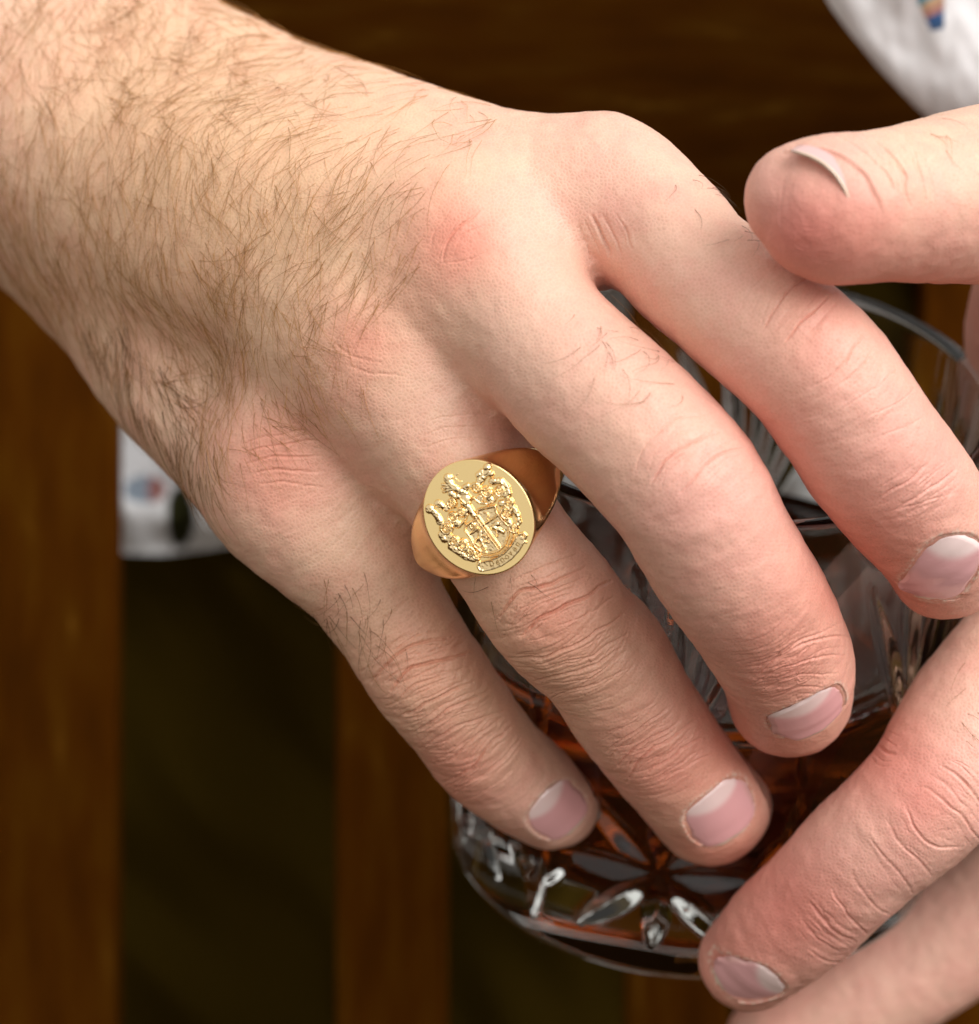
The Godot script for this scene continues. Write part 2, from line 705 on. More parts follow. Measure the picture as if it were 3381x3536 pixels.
# ------------------------------------------------------------------ hairs: thin tapered tubes that follow the skin
func hairs(b: Body, coarse: Array, base: Vector3, fields: Array) -> ArrayMesh:
	var V: PackedVector3Array = coarse[0]
	var N: PackedVector3Array = coarse[1]
	var T: PackedInt32Array = coarse[2]
	var HV := PackedVector3Array()
	var HN := PackedVector3Array()
	var HC := PackedColorArray()
	var HT := PackedInt32Array()
	var roots := []
	for i in range(0, T.size(), 3):
		var c := (V[T[i]] + V[T[i + 1]] + V[T[i + 2]]) / 3.0
		var n := N[T[i]]
		if n.z < -0.3: continue
		var u := px_of(c)
		var area := (V[T[i + 1]] - V[T[i]]).cross(V[T[i + 2]] - V[T[i]]).length() * 0.5
		for f in fields:
			var poly: PackedVector2Array = f.poly
			if not Geometry2D.is_point_in_polygon(u, poly): continue
			var want: float = f.density * area * clampf(1.0 + noise.get_noise_2d(u.x * 0.5, u.y * 0.5) * 0.5, 0.3, 2.0)
			if f.density > 0.3: want *= 1.0 - 0.7 * smoothstep(700.0, 1500.0, u.x - 0.2 * (u.y - 500.0))
			while rng.randf() < want:
				want -= 1.0
				var w := Vector2(rng.randf(), rng.randf())
				if w.x + w.y > 1.0: w = Vector2.ONE - w
				roots.append([V[T[i]] + (V[T[i + 1]] - V[T[i]]) * w.x + (V[T[i + 2]] - V[T[i]]) * w.y, n, f])
	for r in roots:
		var p: Vector3 = r[0]
		var f: Dictionary = r[2]
		var u := px_of(p)
		var ang := deg_to_rad(f.angle.call(u) + noise.get_noise_2d(u.x * 0.35, u.y * 0.35 + 300) * f.stray + rng.randfn(0, f.stray * 0.35))
		var length: float = f.length * rng.randf_range(0.4, 1.35)
		var lift: float = f.lift * rng.randf_range(0.4, 1.5)
		var turn := deg_to_rad(rng.randfn(f.curl, 28.0)) / 7.0
		var wave := rng.randf_range(-0.16, 0.16)
		if rng.randf() < 0.06: lift *= 2.5
		var thick: float = f.thick * rng.randf_range(0.75, 1.2)
		var tone := (f.colour as Color).lerp(f.colour2, rng.randf())
		var steps := 7
		var q := p
		var pts := PackedVector3Array()
		var segs := b.near(p, 26.0)
		for s in steps + 1:
			var k := s / float(steps)
			var g := b.grad(q, segs)
			var height := -0.15 + lift * (1.0 - pow(1.0 - k, 1.6)) * (1.0 - 0.45 * k)
			q -= g * (b.dist(q, segs) - height)
			pts.append(q)
			var dir := Vector3(cos(ang), -sin(ang), 0.0)
			dir = (dir - g * dir.dot(g)).normalized()
			q += dir * (length / steps)
			ang += turn + wave * cos(s * 1.6)
		var first := HV.size()
		for s in pts.size():
			var dir := (pts[mini(s + 1, pts.size() - 1)] - pts[maxi(s - 1, 0)]).normalized()
			var x := dir.cross(Vector3(0.3, 0.2, 0.93)).normalized()
			var y := dir.cross(x)
			var rad := thick * (1.0 - 0.75 * pow(s / float(steps), 1.5))
			for e in 3:
				var o := x * cos(e * TAU / 3.0) + y * sin(e * TAU / 3.0)
				HV.append(pts[s] + o * rad)
				HN.append(o)
				HC.append(tone)
		for s in pts.size() - 1:
			for e in 3:
				var i0 := first + s * 3 + e
				var i1 := first + s * 3 + (e + 1) % 3
				HT.append_array(PackedInt32Array([i0, i1 + 3, i1, i0, i0 + 3, i1 + 3]))
	print("hairs: %d" % roots.size())
	return build_mesh(HV, HT, base, HN, HC)


# ------------------------------------------------------------------ hands
func chain(b: Body, rows: Array, blend: float) -> int:
	var p := []
	var r := PackedFloat32Array()
	for q in rows:
		p.append(at(q[0], q[1], q[2]))
		r.append(q[3] / S * (D - q[2]) / D)
	return b.add(p, r, blend)


func V2(list: Array) -> Array:
	var out := []
	for i in range(0, list.size(), 2):
		out.append(Vector2(list[i], list[i + 1]))
	return out


func right_hand_body() -> Body:
	var b := Body.new()
	chain(b, [[-900, -620, -62, 350], [-400, -330, -50, 330], [180, 20, -36, 318], [624, 277, -26, 305], [780, 345, -22, 300], [970, 432, -17, 293], [1176, 490, -10, 288], [1342, 541, -4, 283], [1646, 627, 4, 270], [1955, 667, 9, 250], [2075, 662, 11, 240]], 10.0)
	chain(b, [[-900, -350, -60, 350], [-350, 0, -40, 330], [300, 480, -22, 310], [800, 640, -3, 300], [1200, 745, 8, 285], [1560, 820, 17, 250]], 12.0)
	chain(b, [[-900, -60, -60, 350], [-300, 250, -42, 330], [300, 700, -22, 310], [700, 900, -6, 295], [1000, 1040, 5, 270], [1220, 1180, 12, 245]], 12.0)
	chain(b, [[-900, 0, -62, 300], [-300, 400, -52, 285], [196, 780, -36, 278], [290, 880, -32, 270], [448, 1064, -24, 264], [520, 1190, -19, 256], [592, 1294, -15, 250], [677, 1389, -10, 246], [814, 1537, -4, 240], [935, 1690, 2, 232]], 10.0)
	chain(b, [[1850, 790, 10, 225], [1980, 790, 10, 170], [2035, 840, 2, 100]], 10.0)
	chain(b, [[1420, 1020, 12, 250], [1590, 1250, 12, 215], [1730, 1420, 7, 145], [1805, 1525, 0, 85]], 10.0)
	chain(b, [[1100, 1380, 5, 220], [1260, 1600, 4, 175], [1380, 1770, 2, 115], [1430, 1845, -2, 80]], 10.0)
	b.palm = 7
	var i := chain(b, [[2075, 675, 11, 238], [2226, 737, 16, 228], [2326, 845, 20, 240], [2383, 915, 22, 238], [2528, 1035, 26, 243], [2750, 1212, 30, 256], [2848, 1315, 30, 258], [2957, 1475, 28, 258], [3047, 1604, 25, 258], [3143, 1722, 21, 250], [3228, 1836, 16, 232], [3268, 1935, 10, 206]], 7.0)
	var m := chain(b, [[1590, 830, 16, 248], [1750, 1030, 20, 254], [1880, 1190, 23, 262], [2022, 1335, 26, 272], [2160, 1462, 28, 274], [2360, 1676, 30, 278], [2477, 1885, 27, 268], [2546, 1995, 24, 263], [2621, 2105, 19, 255], [2678, 2211, 14, 245], [2720, 2306, 8, 233], [2728, 2400, 1, 217]], 7.0)
	var r := chain(b, [[1225, 1180, 12, 240], [1400, 1400, 14, 243], [1540, 1580, 14, 238], [1640, 1720, 14, 232], [1770, 1905, 15, 231], [1901, 2085, 14, 242], [1990, 2186, 11, 234], [2083, 2274, 8, 231], [2180, 2436, 3, 220], [2277, 2569, -2, 212], [2368, 2681, -7, 208], [2455, 2785, -13, 205]], 7.0)
	var l := chain(b, [[985, 1620, 4, 236], [1100, 1837, 4, 236], [1241, 1973, 3, 226], [1348, 2127, 2, 210], [1442, 2280, 2, 205], [1496, 2356, 1, 203], [1592, 2481, -3, 193], [1680, 2600, -8, 190], [1792, 2697, -13, 180], [1905, 2765, -18, 171]], 7.0)
	# knuckles
	for q in [[1600, 830, 21, 205], [1225, 1175, 15, 205], [985, 1580, 6, 195], [2110, 620, 14, 190]]:
		pass
	var red := Color(0.76, 0.27, 0.20)
	var rose := Color(0.82, 0.42, 0.36)
	var tan_ := Color(0.79, 0.51, 0.295)
	b.colour_spots = [
		[Vector2(2950, 1500), 700, 0.6, rose], [Vector2(2450, 2050), 600, 0.45, rose], [Vector2(1900, 900), 500, 0.35, rose], [Vector2(600, 500), 700, 0.7, tan_], [Vector2(1100, 800), 500, 0.45, tan_], [Vector2(1500, 2200), 500, 0.5, Color(0.70, 0.40, 0.24)], [Vector2(2000, 2300), 350, 0.4, Color(0.72, 0.40, 0.25)], [Vector2(1740, 1180), 260, 0.5, Color(0.78, 0.55, 0.42)],  # brown spots on ring and little fingers: partly tan skin, partly painted shade
		[Vector2(1570, 830), 165, 0.8, red], [Vector2(1250, 1200), 140, 0.6, red], [Vector2(960, 1590), 190, 0.7, red], [Vector2(2150, 560), 160, 0.25, rose],
		[Vector2(2790, 1130), 190, 0.35, red], [Vector2(2680, 1500), 180, 0.3, red], [Vector2(3020, 1900), 260, 0.75, red], [Vector2(3220, 1650), 200, 0.5, rose], [Vector2(3200, 2130), 200, 0.4, red],  # the red spot on the index underside paints its orange shadow
		[Vector2(2380, 1740), 150, 0.6, rose], [Vector2(2690, 2290), 220, 0.6, red], [Vector2(2880, 2060), 90, 0.4, red], [Vector2(2700, 2600), 190, 0.5, red],
		[Vector2(1920, 2130), 150, 0.5, red], [Vector2(2240, 2650), 190, 0.6, red], [Vector2(2480, 2920), 220, 0.6, red], [Vector2(2520, 2600), 150, 0.5, red],
		[Vector2(1450, 2300), 160, 0.35, red], [Vector2(1580, 2680), 170, 0.6, red], [Vector2(1900, 2850), 200, 0.5, rose], [Vector2(1700, 1460), 200, 0.3, rose]]
	b.wrinkle_spots = [
		[Vector2(2760, 1180), 270, 0.55], [Vector2(2990, 1420), 230, 0.45], [Vector2(3150, 1700), 150, 0.7],
		[Vector2(2360, 1600), 220, 0.6], [Vector2(2700, 2270), 170, 0.9], [Vector2(2560, 2050), 200, 0.3],
		[Vector2(1900, 2140), 230, 1.2], [Vector2(2060, 2330), 200, 0.8], [Vector2(2250, 2600), 160, 1.2],
		[Vector2(1440, 2330), 220, 1.3], [Vector2(1580, 2530), 150, 1.2], [Vector2(1660, 2620), 150, 1.1], [Vector2(1100, 1800), 200, 0.5]]
	for q in [
		[[2640, 1130, 2677, 1059, 2726, 998, 2800, 950], 0.42, 0.2], [[2715, 1180, 2763, 1114, 2812, 1071, 2872, 1018], 0.5, 0.2], [[2545, 1065, 2592, 1004, 2641, 949], 0.16, 0.2], [[2580, 1110, 2620, 1030, 2680, 965], 0.12, 0.15],
		[[2800, 1335, 2904, 1267, 2953, 1206, 2985, 1145], 0.28, 0.18], [[2860, 1345, 2977, 1267, 3030, 1190], 0.22, 0.16], [[2900, 1420, 3030, 1330, 3100, 1270], 0.16, 0.16], [[2990, 1435, 3087, 1402, 3160, 1345], 0.16, 0.15], [[3000, 1530, 3110, 1480, 3200, 1430], 0.12, 0.15],
		[[3040, 1725, 3136, 1659, 3200, 1605], 0.34, 0.2], [[3130, 1735, 3222, 1683, 3300, 1615], 0.3, 0.2], [[3080, 1770, 3180, 1740, 3300, 1700], 0.18, 0.16],
		[[2250, 1680, 2283, 1610, 2359, 1543, 2490, 1492], 0.5, 0.2], [[2345, 1712, 2407, 1629, 2492, 1572, 2565, 1540], 0.42, 0.18], [[2183, 1640, 2245, 1515, 2350, 1448, 2480, 1415], 0.22, 0.18], [[2220, 1660, 2270, 1560, 2350, 1500, 2470, 1455], 0.16, 0.16],
		[[2600, 2340, 2703, 2262, 2824, 2211, 2930, 2195], 0.42, 0.18], [[2590, 2365, 2700, 2310, 2800, 2280, 2915, 2262], 0.3, 0.18], [[2620, 2390, 2740, 2340, 2900, 2320], 0.2, 0.16], [[2640, 2300, 2750, 2225, 2900, 2150], 0.2, 0.16], [[2650, 2420, 2760, 2380, 2850, 2370], 0.18, 0.15],
		[[1710, 2145, 1781, 2061, 1881, 2021, 2020, 1965], 0.75, 0.26], [[1805, 2195, 1881, 2121, 2001, 2071, 2105, 2005], 0.75, 0.26], [[1765, 2262, 1830, 2275, 1901, 2262, 2041, 2201, 2150, 2115], 0.5, 0.22], [[1851, 2352, 2001, 2322, 2142, 2242], 0.4, 0.22], [[1880, 2420, 2030, 2370, 2190, 2300], 0.25, 0.2], [[1920, 2300, 2050, 2260, 2170, 2180], 0.3, 0.18], [[1740, 2200, 1800, 2110, 1900, 2070], 0.2, 0.2],
		[[2155, 2700, 2242, 2602, 2342, 2532, 2410, 2488], 0.6, 0.22], [[2235, 2690, 2332, 2602, 2440, 2540], 0.5, 0.2], [[2115, 2650, 2222, 2572, 2345, 2490], 0.5, 0.22], [[2100, 2590, 2200, 2520, 2320, 2430], 0.3, 0.2], [[2270, 2720, 2380, 2640, 2470, 2600], 0.25, 0.18],
		[[1285, 2360, 1365, 2268, 1451, 2225, 1560, 2205], 0.65, 0.25], [[1340, 2395, 1408, 2310, 1510, 2285, 1625, 2248], 0.75, 0.25], [[1375, 2480, 1493, 2421, 1625, 2350], 0.6, 0.24], [[1425, 2530, 1553, 2455, 1685, 2385], 0.55, 0.24], [[1460, 2580, 1596, 2507, 1755, 2440], 0.4, 0.22], [[1330, 2440, 1440, 2370, 1580, 2310], 0.3, 0.2],
		[[1528, 2700, 1621, 2652, 1707, 2566, 1770, 2502], 0.6, 0.26], [[1575, 2720, 1664, 2677, 1741, 2617, 1800, 2540], 0.4, 0.22], [[1500, 2640, 1590, 2600, 1680, 2520, 1740, 2460], 0.4, 0.22],
		[[1528, 905, 1540, 834, 1595, 770, 1665, 722], 0.3, 0.2], [[1570, 860, 1610, 800, 1690, 780], 0.14, 0.15], [[1480, 880, 1500, 800, 1560, 720], 0.14, 0.15], [[1500, 920, 1600, 900, 1700, 850], 0.14, 0.15],
		[[840, 1565, 951, 1535, 1090, 1525], 0.25, 0.2], [[850, 1600, 960, 1580, 1110, 1575], 0.25, 0.2], [[870, 1640, 980, 1620, 1120, 1625], 0.25, 0.2], [[830, 1530, 930, 1500, 1060, 1490], 0.2, 0.18], [[890, 1680, 1000, 1665, 1140, 1680], 0.18, 0.18],
		[[1150, 1180, 1220, 1230, 1330, 1260], 0.16, 0.18], [[1180, 1260, 1280, 1290, 1400, 1300], 0.16, 0.18], [[1450, 1500, 1600, 1470, 1760, 1480], 0.14, 0.18], [[1440, 1545, 1600, 1515, 1780, 1530], 0.14, 0.18], [[1460, 1460, 1600, 1430, 1740, 1440], 0.12, 0.18],
		[[2046, 742, 2070, 800, 2100, 880], 0.5, 0.3], [[2080, 740, 2110, 800, 2140, 870], 0.25, 0.2], [[2120, 730, 2160, 800, 2185, 860], 0.2, 0.2]]:
		add_crease(b, V2(q[0]), q[1], q[2])
	nail(b, Vector2(3268, 1968), 18, Vector3(0.22, -0.22, 0.95), Vector2(-0.12, 1.0), 5.6, 5.1)
	nail(b, Vector2(2806, 2474), 10, Vector3(0.42, -0.62, 0.66), Vector2(0.55, 0.83), 5.2, 5.6)
	nail(b, Vector2(2492, 2815), -4, Vector3(0.22, -0.34, 0.91), Vector2(0.5, 0.87), 5.2, 5.4)
	nail(b, Vector2(1925, 2808), -10, Vector3(0.16, -0.28, 0.95), Vector2(0.7, 0.72), 4.5, 4.4)
	return b


func left_hand_body() -> Body:
	var b := Body.new()
	chain(b, [[4600, 200, 0, 380], [4200, 380, 0, 370], [3900, 570, -2, 350], [3660, 1150, -30, 330], [3800, 1750, -36, 330], [3850, 2250, -30, 300]], 10.0)
	chain(b, [[4800, 700, -30, 400], [4400, 1000, -40, 400], [4200, 1700, -50, 400], [4000, 2700, -60, 300]], 12.0)
	b.palm = 2
	chain(b, [[3900, 560, 2, 340], [3640, 640, 12, 322], [3400, 670, 24, 308], [3250, 690, 31, 290], [3045, 710, 37, 263], [2888, 722, 40, 262], [2830, 705, 40, 235], [2772, 690, 40, 201]], 6.0)
	chain(b, [[3800, 2000, -20, 280], [3520, 2315, -6, 262], [3360, 2500, -1, 254], [3215, 2735, 2, 242], [2990, 2940, 0, 224], [2810, 3120, -5, 213], [2690, 3225, -9, 203], [2590, 3315, -14, 178]], 6.0)
	chain(b, [[3900, 2600, -55, 270], [3500, 3050, -62, 240], [3230, 3275, -64, 226], [2950, 3450, -64, 210], [2700, 3590, -64, 190]], 6.0)
	var red := Color(0.76, 0.25, 0.205)
	var rose := Color(0.82, 0.42, 0.37)
	b.colour_spots = [[Vector2(3000, 2900), 900, 0.55, rose], [Vector2(2750, 800), 200, 0.95, red], [Vector2(2950, 850), 200, 0.6, red], [Vector2(2640, 620), 170, 0.5, rose], [Vector2(2930, 560), 150, 0.4, rose], [Vector2(3300, 900), 250, 0.3, rose],
		[Vector2(2720, 3130), 230, 0.8, red], [Vector2(2500, 3330), 230, 0.6, red], [Vector2(3080, 2620), 190, 0.6, red], [Vector2(3200, 2780), 140, 0.5, red], [Vector2(3250, 1100), 300, 0.5, red]]
	b.wrinkle_spots = [[Vector2(3100, 570), 160, 0.6], [Vector2(3270, 2780), 230, 0.42], [Vector2(3080, 2960), 220, 0.3], [Vector2(2870, 3190), 180, 0.42]]
	for q in [
		[[3020, 490, 3078, 527, 3110, 590, 3134, 662, 3150, 720], 0.62, 0.22], [[3060, 520, 3095, 545, 3123, 605, 3130, 650], 0.55, 0.2], [[3150, 520, 3172, 580, 3190, 660, 3195, 720], 0.4, 0.2], [[2880, 465, 2977, 521, 3045, 583, 3090, 655], 0.34, 0.18], [[2920, 460, 3010, 510, 3070, 570], 0.14, 0.16], [[3200, 560, 3220, 640, 3225, 720], 0.14, 0.18],
		[[3260, 2645, 3333, 2705, 3400, 2790], 0.5, 0.24], [[3190, 2722, 3263, 2767, 3333, 2830, 3390, 2910], 0.45, 0.22], [[3125, 2790, 3161, 2861, 3224, 2916, 3320, 2920], 0.45, 0.22], [[3060, 2825, 3130, 2939, 3210, 3015], 0.35, 0.22], [[3000, 2870, 3067, 2979, 3150, 3080], 0.3, 0.22], [[3230, 2690, 3300, 2740, 3370, 2830], 0.25, 0.2],
		[[2795, 3120, 2864, 3198, 2950, 3250], 0.5, 0.24], [[2870, 3065, 2926, 3159, 2995, 3225], 0.4, 0.22], [[2795, 3280, 2864, 3325, 2930, 3330], 0.3, 0.2], [[2760, 3180, 2830, 3250, 2900, 3290], 0.3, 0.2], [[2940, 3010, 3000, 3100, 3070, 3160], 0.25, 0.22],
		[[3010, 2560, 3050, 2590, 3090, 2600], 0.5, 0.35]]:
		add_crease(b, V2(q[0]), q[1], q[2])
	for k in 15:      # ridges of the thumb's pad
		var arc := []
		for i in 7:
			var an := deg_to_rad(lerpf(285.0, 75.0, i / 6.0) + k * 1.5)
			arc.append(Vector2(2800 + 6 * k, 668 + 3 * k) + Vector2(cos(an) * (70.0 + 9.5 * k), -sin(an) * (66.0 + 9.5 * k)) * (1.0 + 0.04 * sin(i * 2.0 + k * 0.7)))
		add_crease(b, arc, 0.07, 0.13, true)
	nail(b, Vector2(2888, 582), 47, Vector3(0.50, 0.56, 0.65), Vector2(-0.80, 0.60), 1.7, 6.0, true)
	nail(b, Vector2(2590, 3400), -10, Vector3(0.06, -0.66, 0.75), Vector2(-0.9, 0.42), 4.9, 4.2)
	return b


func hand_thing(called: String, label: String, b: Body, base: Vector3, lo: Vector3, hi: Vector3, fields: Array, nail_labels: Array) -> void:
	var o := thing(called, label, "hand", base)
	var got := make_skin(b, lo, hi, base)
	part("skin", got.mesh, M.skin, o)
	for i in b.nails.size():
		var p := part("fingernail", nail_mesh(b, b.nails[i], base), M.nail, o)
	var h := part("hair", hairs(b, got.coarse, base, fields), M.hair, o)
	h.set_meta("kind", "stuff")


# ------------------------------------------------------------------ the ring
class RingBody:
	var o: Vector3
	var a: Vector3
	var n: Vector3
	var t: Vector3
	var face := 12.6
	func near(_p: Vector3, _r: float) -> PackedInt32Array:
		return PackedInt32Array()
	func dist(p: Vector3, _s: PackedInt32Array) -> float:
		var q := p - o
		var x := q.dot(t)
		var y := q.dot(a)
		var z := q.dot(n)
		var rad := sqrt(x * x + z * z)
		var c := z / maxf(rad, 0.01)
		var w := 2.2 + 3.6 * smoothstep(0.0, 1.0, c)
		var e := Vector2(maxf(absf(rad - 10.35) - 0.25, 0.0), maxf(absf(y) - (w - 0.6), 0.0))
		var band := e.length() - 0.6
		var h := face - z
		var ax := 7.15 + 1.9 * smoothstep(0.0, 10.0, h)
		var ay := maxf(8.15 - 0.15 * h - 0.05 * h * h, 2.0)
		var f := (Vector2(x / ax, y / ay).length() - 1.0) * minf(ax, ay)
		var head := maxf(f, -z + 1.0)
		var k := 4.0
		var m := maxf(k - absf(band - head), 0.0) / k
		var d := minf(band, head) - m * m * k * 0.25
		return maxf(maxf(d, z - face), 9.45 - rad)


var RF: Dictionary   # the face: centre, axes
func on_face(cx: float, cy: float, h: float) -> Vector3:
	var dx := (cx - 815.0) * 0.0148
	var dy := -(cy - 820.0) * 0.0148
	var n: Vector3 = RF.n
	return (RF.c as Vector3) + Vector3(dx, dy, -(dx * n.x + dy * n.y) / n.z) + n * (h + 0.3 * (1.0 - (dx * dx + dy * dy) / 62.0))


class Relief:
	const N := 250
	var lo := Vector2(285, 290)
	var step := 4.2
	var h := PackedFloat32Array()
	func _init() -> void:
		h.resize(N * N)
	func stroke(pts: Array, w0: float, w1: float, top: float, flat := 0.0) -> void:
		for i in pts.size() - 1:
			var p: Vector2 = pts[i]
			var q: Vector2 = pts[i + 1]
			var n := maxi(1, int(p.distance_to(q) / 5.0))
			for j in n + 1:
				var k := (i + j / float(n)) / maxf(pts.size() - 1, 1)
				dab(p.lerp(q, j / float(n)), lerpf(w0, w1, k), top, flat)
	func dab(c: Vector2, w: float, top: float, flat := 0.0) -> void:
		var a := ((c - Vector2(w, w) - lo) / step).floor()
		var z := ((c + Vector2(w, w) - lo) / step).ceil()
		for y in range(maxi(0, int(a.y)), mini(N - 1, int(z.y)) + 1):
			for x in range(maxi(0, int(a.x)), mini(N - 1, int(z.x)) + 1):
				var d := (lo + Vector2(x, y) * step - c).length() / w
				if d < 1.0:
					var v := top if d < flat else top * sqrt(1.0 - pow((d - flat) / (1.0 - flat), 2.0))
					h[y * N + x] = maxf(h[y * N + x], v)
	func curl(c: Vector2, r: float, turns: float, start: float, w: float, top: float) -> void:
		dab(c, r * 1.05, top * 0.45, 0.6)
		var pts := []
		var n := int(absf(turns) * 14)
		for i in n + 1:
			var k := i / float(n)
			var an := start + turns * TAU * k
			pts.append(c + Vector2(cos(an), sin(an)) * r * (1.0 - 0.88 * k))
		stroke(pts, w, w * 0.6, top)
	func fill(poly: Array, top: float) -> void:
		var pp := PackedVector2Array(poly)
		for y in N:
			for x in N:
				if Geometry2D.is_point_in_polygon(lo + Vector2(x, y) * step, pp):
					h[y * N + x] = maxf(h[y * N + x], top)


func relief_mesh(r: Relief, base: Vector3, rough := 0.0) -> ArrayMesh:
	var V := PackedVector3Array()
	var T := PackedInt32Array()
	var id := {}
	for y in Relief.N - 1:
		for x in Relief.N - 1:
			var k := y * Relief.N + x
			if r.h[k] + r.h[k + 1] + r.h[k + Relief.N] + r.h[k + Relief.N + 1] <= 0.0: continue
			var ids := []
			for q in [[x, y], [x + 1, y], [x + 1, y + 1], [x, y + 1]]:
				var kk: int = q[1] * Relief.N + q[0]
				if not id.has(kk):
					id[kk] = V.size()
					var hh := r.h[kk]
					var c: Vector2 = r.lo + Vector2(q[0], q[1]) * r.step
					if hh > 0.0: hh += rough * noise.get_noise_2d(c.x * 3.0, c.y * 3.0)
					V.append(on_face(c.x, c.y, hh - 0.02))
				ids.append(id[kk])
			T.append_array(PackedInt32Array([ids[0], ids[1], ids[2], ids[0], ids[2], ids[3]]))
	return build_mesh(V, T, base)


func signet_ring() -> void:
	var fc := at(1654, 1786, 27.6)
	var n := Vector3(-0.11, -0.08, 1.0).normalized()
	var a := Vector3(0.60, -0.80, 0.0)
	a = (a - n * a.dot(n)).normalized()
	var t := a.cross(n).normalized()
	var rb := RingBody.new()
	rb.n = n
	rb.a = a
	rb.t = t
	rb.o = fc - n * rb.face
	RF = {"c": fc, "n": n, "a": a, "t": t}
	var base := rb.o
	var o := thing("signet_ring", "gold signet ring with an oval crested face on the hairy hand", "ring", base)
	var got := nets(rb, base - Vector3(15, 15, 15), base + Vector3(15, 15, 15), 0.42)
	var V: PackedVector3Array = got[0]
	var T: PackedInt32Array = got[1]
	var none := PackedInt32Array()
	for i in V.size():
		var e := 0.05
		var p := V[i]
		var g := Vector3(rb.dist(p + Vector3(e, 0, 0), none) - rb.dist(p - Vector3(e, 0, 0), none), rb.dist(p + Vector3(0, e, 0), none) - rb.dist(p - Vector3(0, e, 0), none), rb.dist(p + Vector3(0, 0, e), none) - rb.dist(p - Vector3(0, 0, e), none)).normalized()
		V[i] = p - g * rb.dist(p, none)
	var N := normals_of(V, T)
	var A := PackedVector3Array()
	A.resize(V.size())
	var C := PackedColorArray()
	C.resize(V.size())
	var want := PackedByteArray()
	want.resize(V.size())
	want.fill(1)
	T = subdivide(V, N, A, C, T, want)
	part("band", build_mesh(V, T, base, normals_of(V, T)), M.gold, o)
	# the oval face, a plate with a rounded rim
	V = PackedVector3Array()
	T = PackedInt32Array()
	var prof := [[0.0, 0.22], [0.3, 0.22], [0.6, 0.22], [0.9, 0.22], [0.945, 0.22], [0.96, 0.235], [0.975, 0.25], [0.988, 0.22], [0.997, 0.14], [1.0, 0.02], [0.998, -0.2], [0.985, -0.3]]
	var seg := 160
	for k in prof.size():
		for j in seg:
			var th := j * TAU / seg
			var p2 := Vector2(cos(th), sin(th)) * float(prof[k][0])
			V.append(fc + t * (p2.x * 7.3) + a * (p2.y * 8.3) + n * (float(prof[k][1]) + 0.3 * (1.0 - p2.length_squared())))
	for k in prof.size() - 1:
		for j in seg:
			var i0 := k * seg + j
			var i1 := k * seg + (j + 1) % seg
			T.append_array(PackedInt32Array([i0, i1 + seg, i1, i0, i0 + seg, i1 + seg]))
	if normals_of(V, T)[2 * seg].dot(n) < 0.0:
		for i in range(0, T.size(), 3):
			var s := T[i + 1]
			T[i + 1] = T[i + 2]
			T[i + 2] = s
	RF.c = fc + n * 0.22
	var face := part("face", build_mesh(V, T, base), M.gold_face, o)
	# crest: plumes and leaves
	var r := Relief.new()
	r.dab(Vector2(535, 458), 46, 0.5)
	r.stroke(V2([535, 470, 560, 525, 635, 570, 700, 600]), 42, 28, 0.5)
	for q in [[480, 515, 560, 530], [478, 548, 560, 545], [490, 585, 570, 560]]:
		r.stroke(V2(q), 13, 18, 0.42)
	r.stroke(V2([560, 600, 600, 625, 660, 630]), 30, 24, 0.45)
	r.curl(Vector2(575, 690), 48, 1.6, 2.0, 15, 0.6)
	r.stroke(V2([690, 545, 715, 525, 745, 535]), 30, 22, 0.5)
	r.curl(Vector2(795, 548), 48, 1.5, 3.4, 16, 0.6)
	r.curl(Vector2(890, 580), 54, 1.8, 0.4, 15, 0.62)
	r.curl(Vector2(1008, 580), 50, 1.7, 5.2, 15, 0.6)
	r.stroke(V2([905, 350, 890, 400, 850, 450, 830, 480]), 34, 40, 0.5)
	r.dab(Vector2(895, 365), 40, 0.62)
	r.dab(Vector2(930, 420), 32, 0.55)
	r.stroke(V2([810, 430, 850, 400]), 26, 30, 0.45)
	r.stroke(V2([940, 490, 1020, 485, 1080, 540, 1095, 600, 1060, 615]), 34, 26, 0.5)
	r.stroke(V2([770, 640, 820, 680, 900, 692, 960, 670, 985, 630]), 16, 14, 0.5)
	r.dab(Vector2(830, 640), 36, 0.4)
	r.dab(Vector2(920, 650), 40, 0.42)
	r.dab(Vector2(365, 742), 46, 0.6)
	r.stroke(V2([440, 690, 470, 705, 520, 740]), 36, 28, 0.5)
	r.stroke(V2([400, 770, 430, 800, 460, 860]), 30, 34, 0.42)
	r.curl(Vector2(580, 812), 50, 1.6, 1.0, 15, 0.6)
	r.curl(Vector2(660, 775), 44, 1.4, 4.0, 14, 0.58)
	r.stroke(V2([705, 740, 712, 790, 690, 850, 640, 900]), 15, 12, 0.55)
	r.curl(Vector2(516, 918), 62, 1.9, 5.5, 16, 0.62)
	r.dab(Vector2(620, 880), 42, 0.45)
	r.stroke(V2([480, 980, 500, 1020, 560, 1000]), 40, 30, 0.45)
	r.curl(Vector2(590, 1040), 52, 1.6, 2.5, 16, 0.6)
	r.curl(Vector2(672, 1070), 60, 1.7, 0.3, 17, 0.62)
	r.stroke(V2([560, 1090, 620, 1130, 690, 1180]), 32, 30, 0.42)
	r.curl(Vector2(738, 1140), 50, 1.7, 3.6, 15, 0.6)
	r.curl(Vector2(798, 1165), 42, 1.4, 1.2, 14, 0.56)
	r.stroke(V2([700, 1190, 770, 1210]), 26, 24, 0.4)
	r.dab(Vector2(1030, 690), 36, 0.45)
	r.curl(Vector2(1090, 690), 52, 1.7, 4.4, 15, 0.6)
	r.curl(Vector2(1075, 772), 58, 1.7, 1.5, 16, 0.62)
	r.stroke(V2([1140, 730, 1175, 800, 1190, 860, 1165, 890]), 30, 22, 0.5)
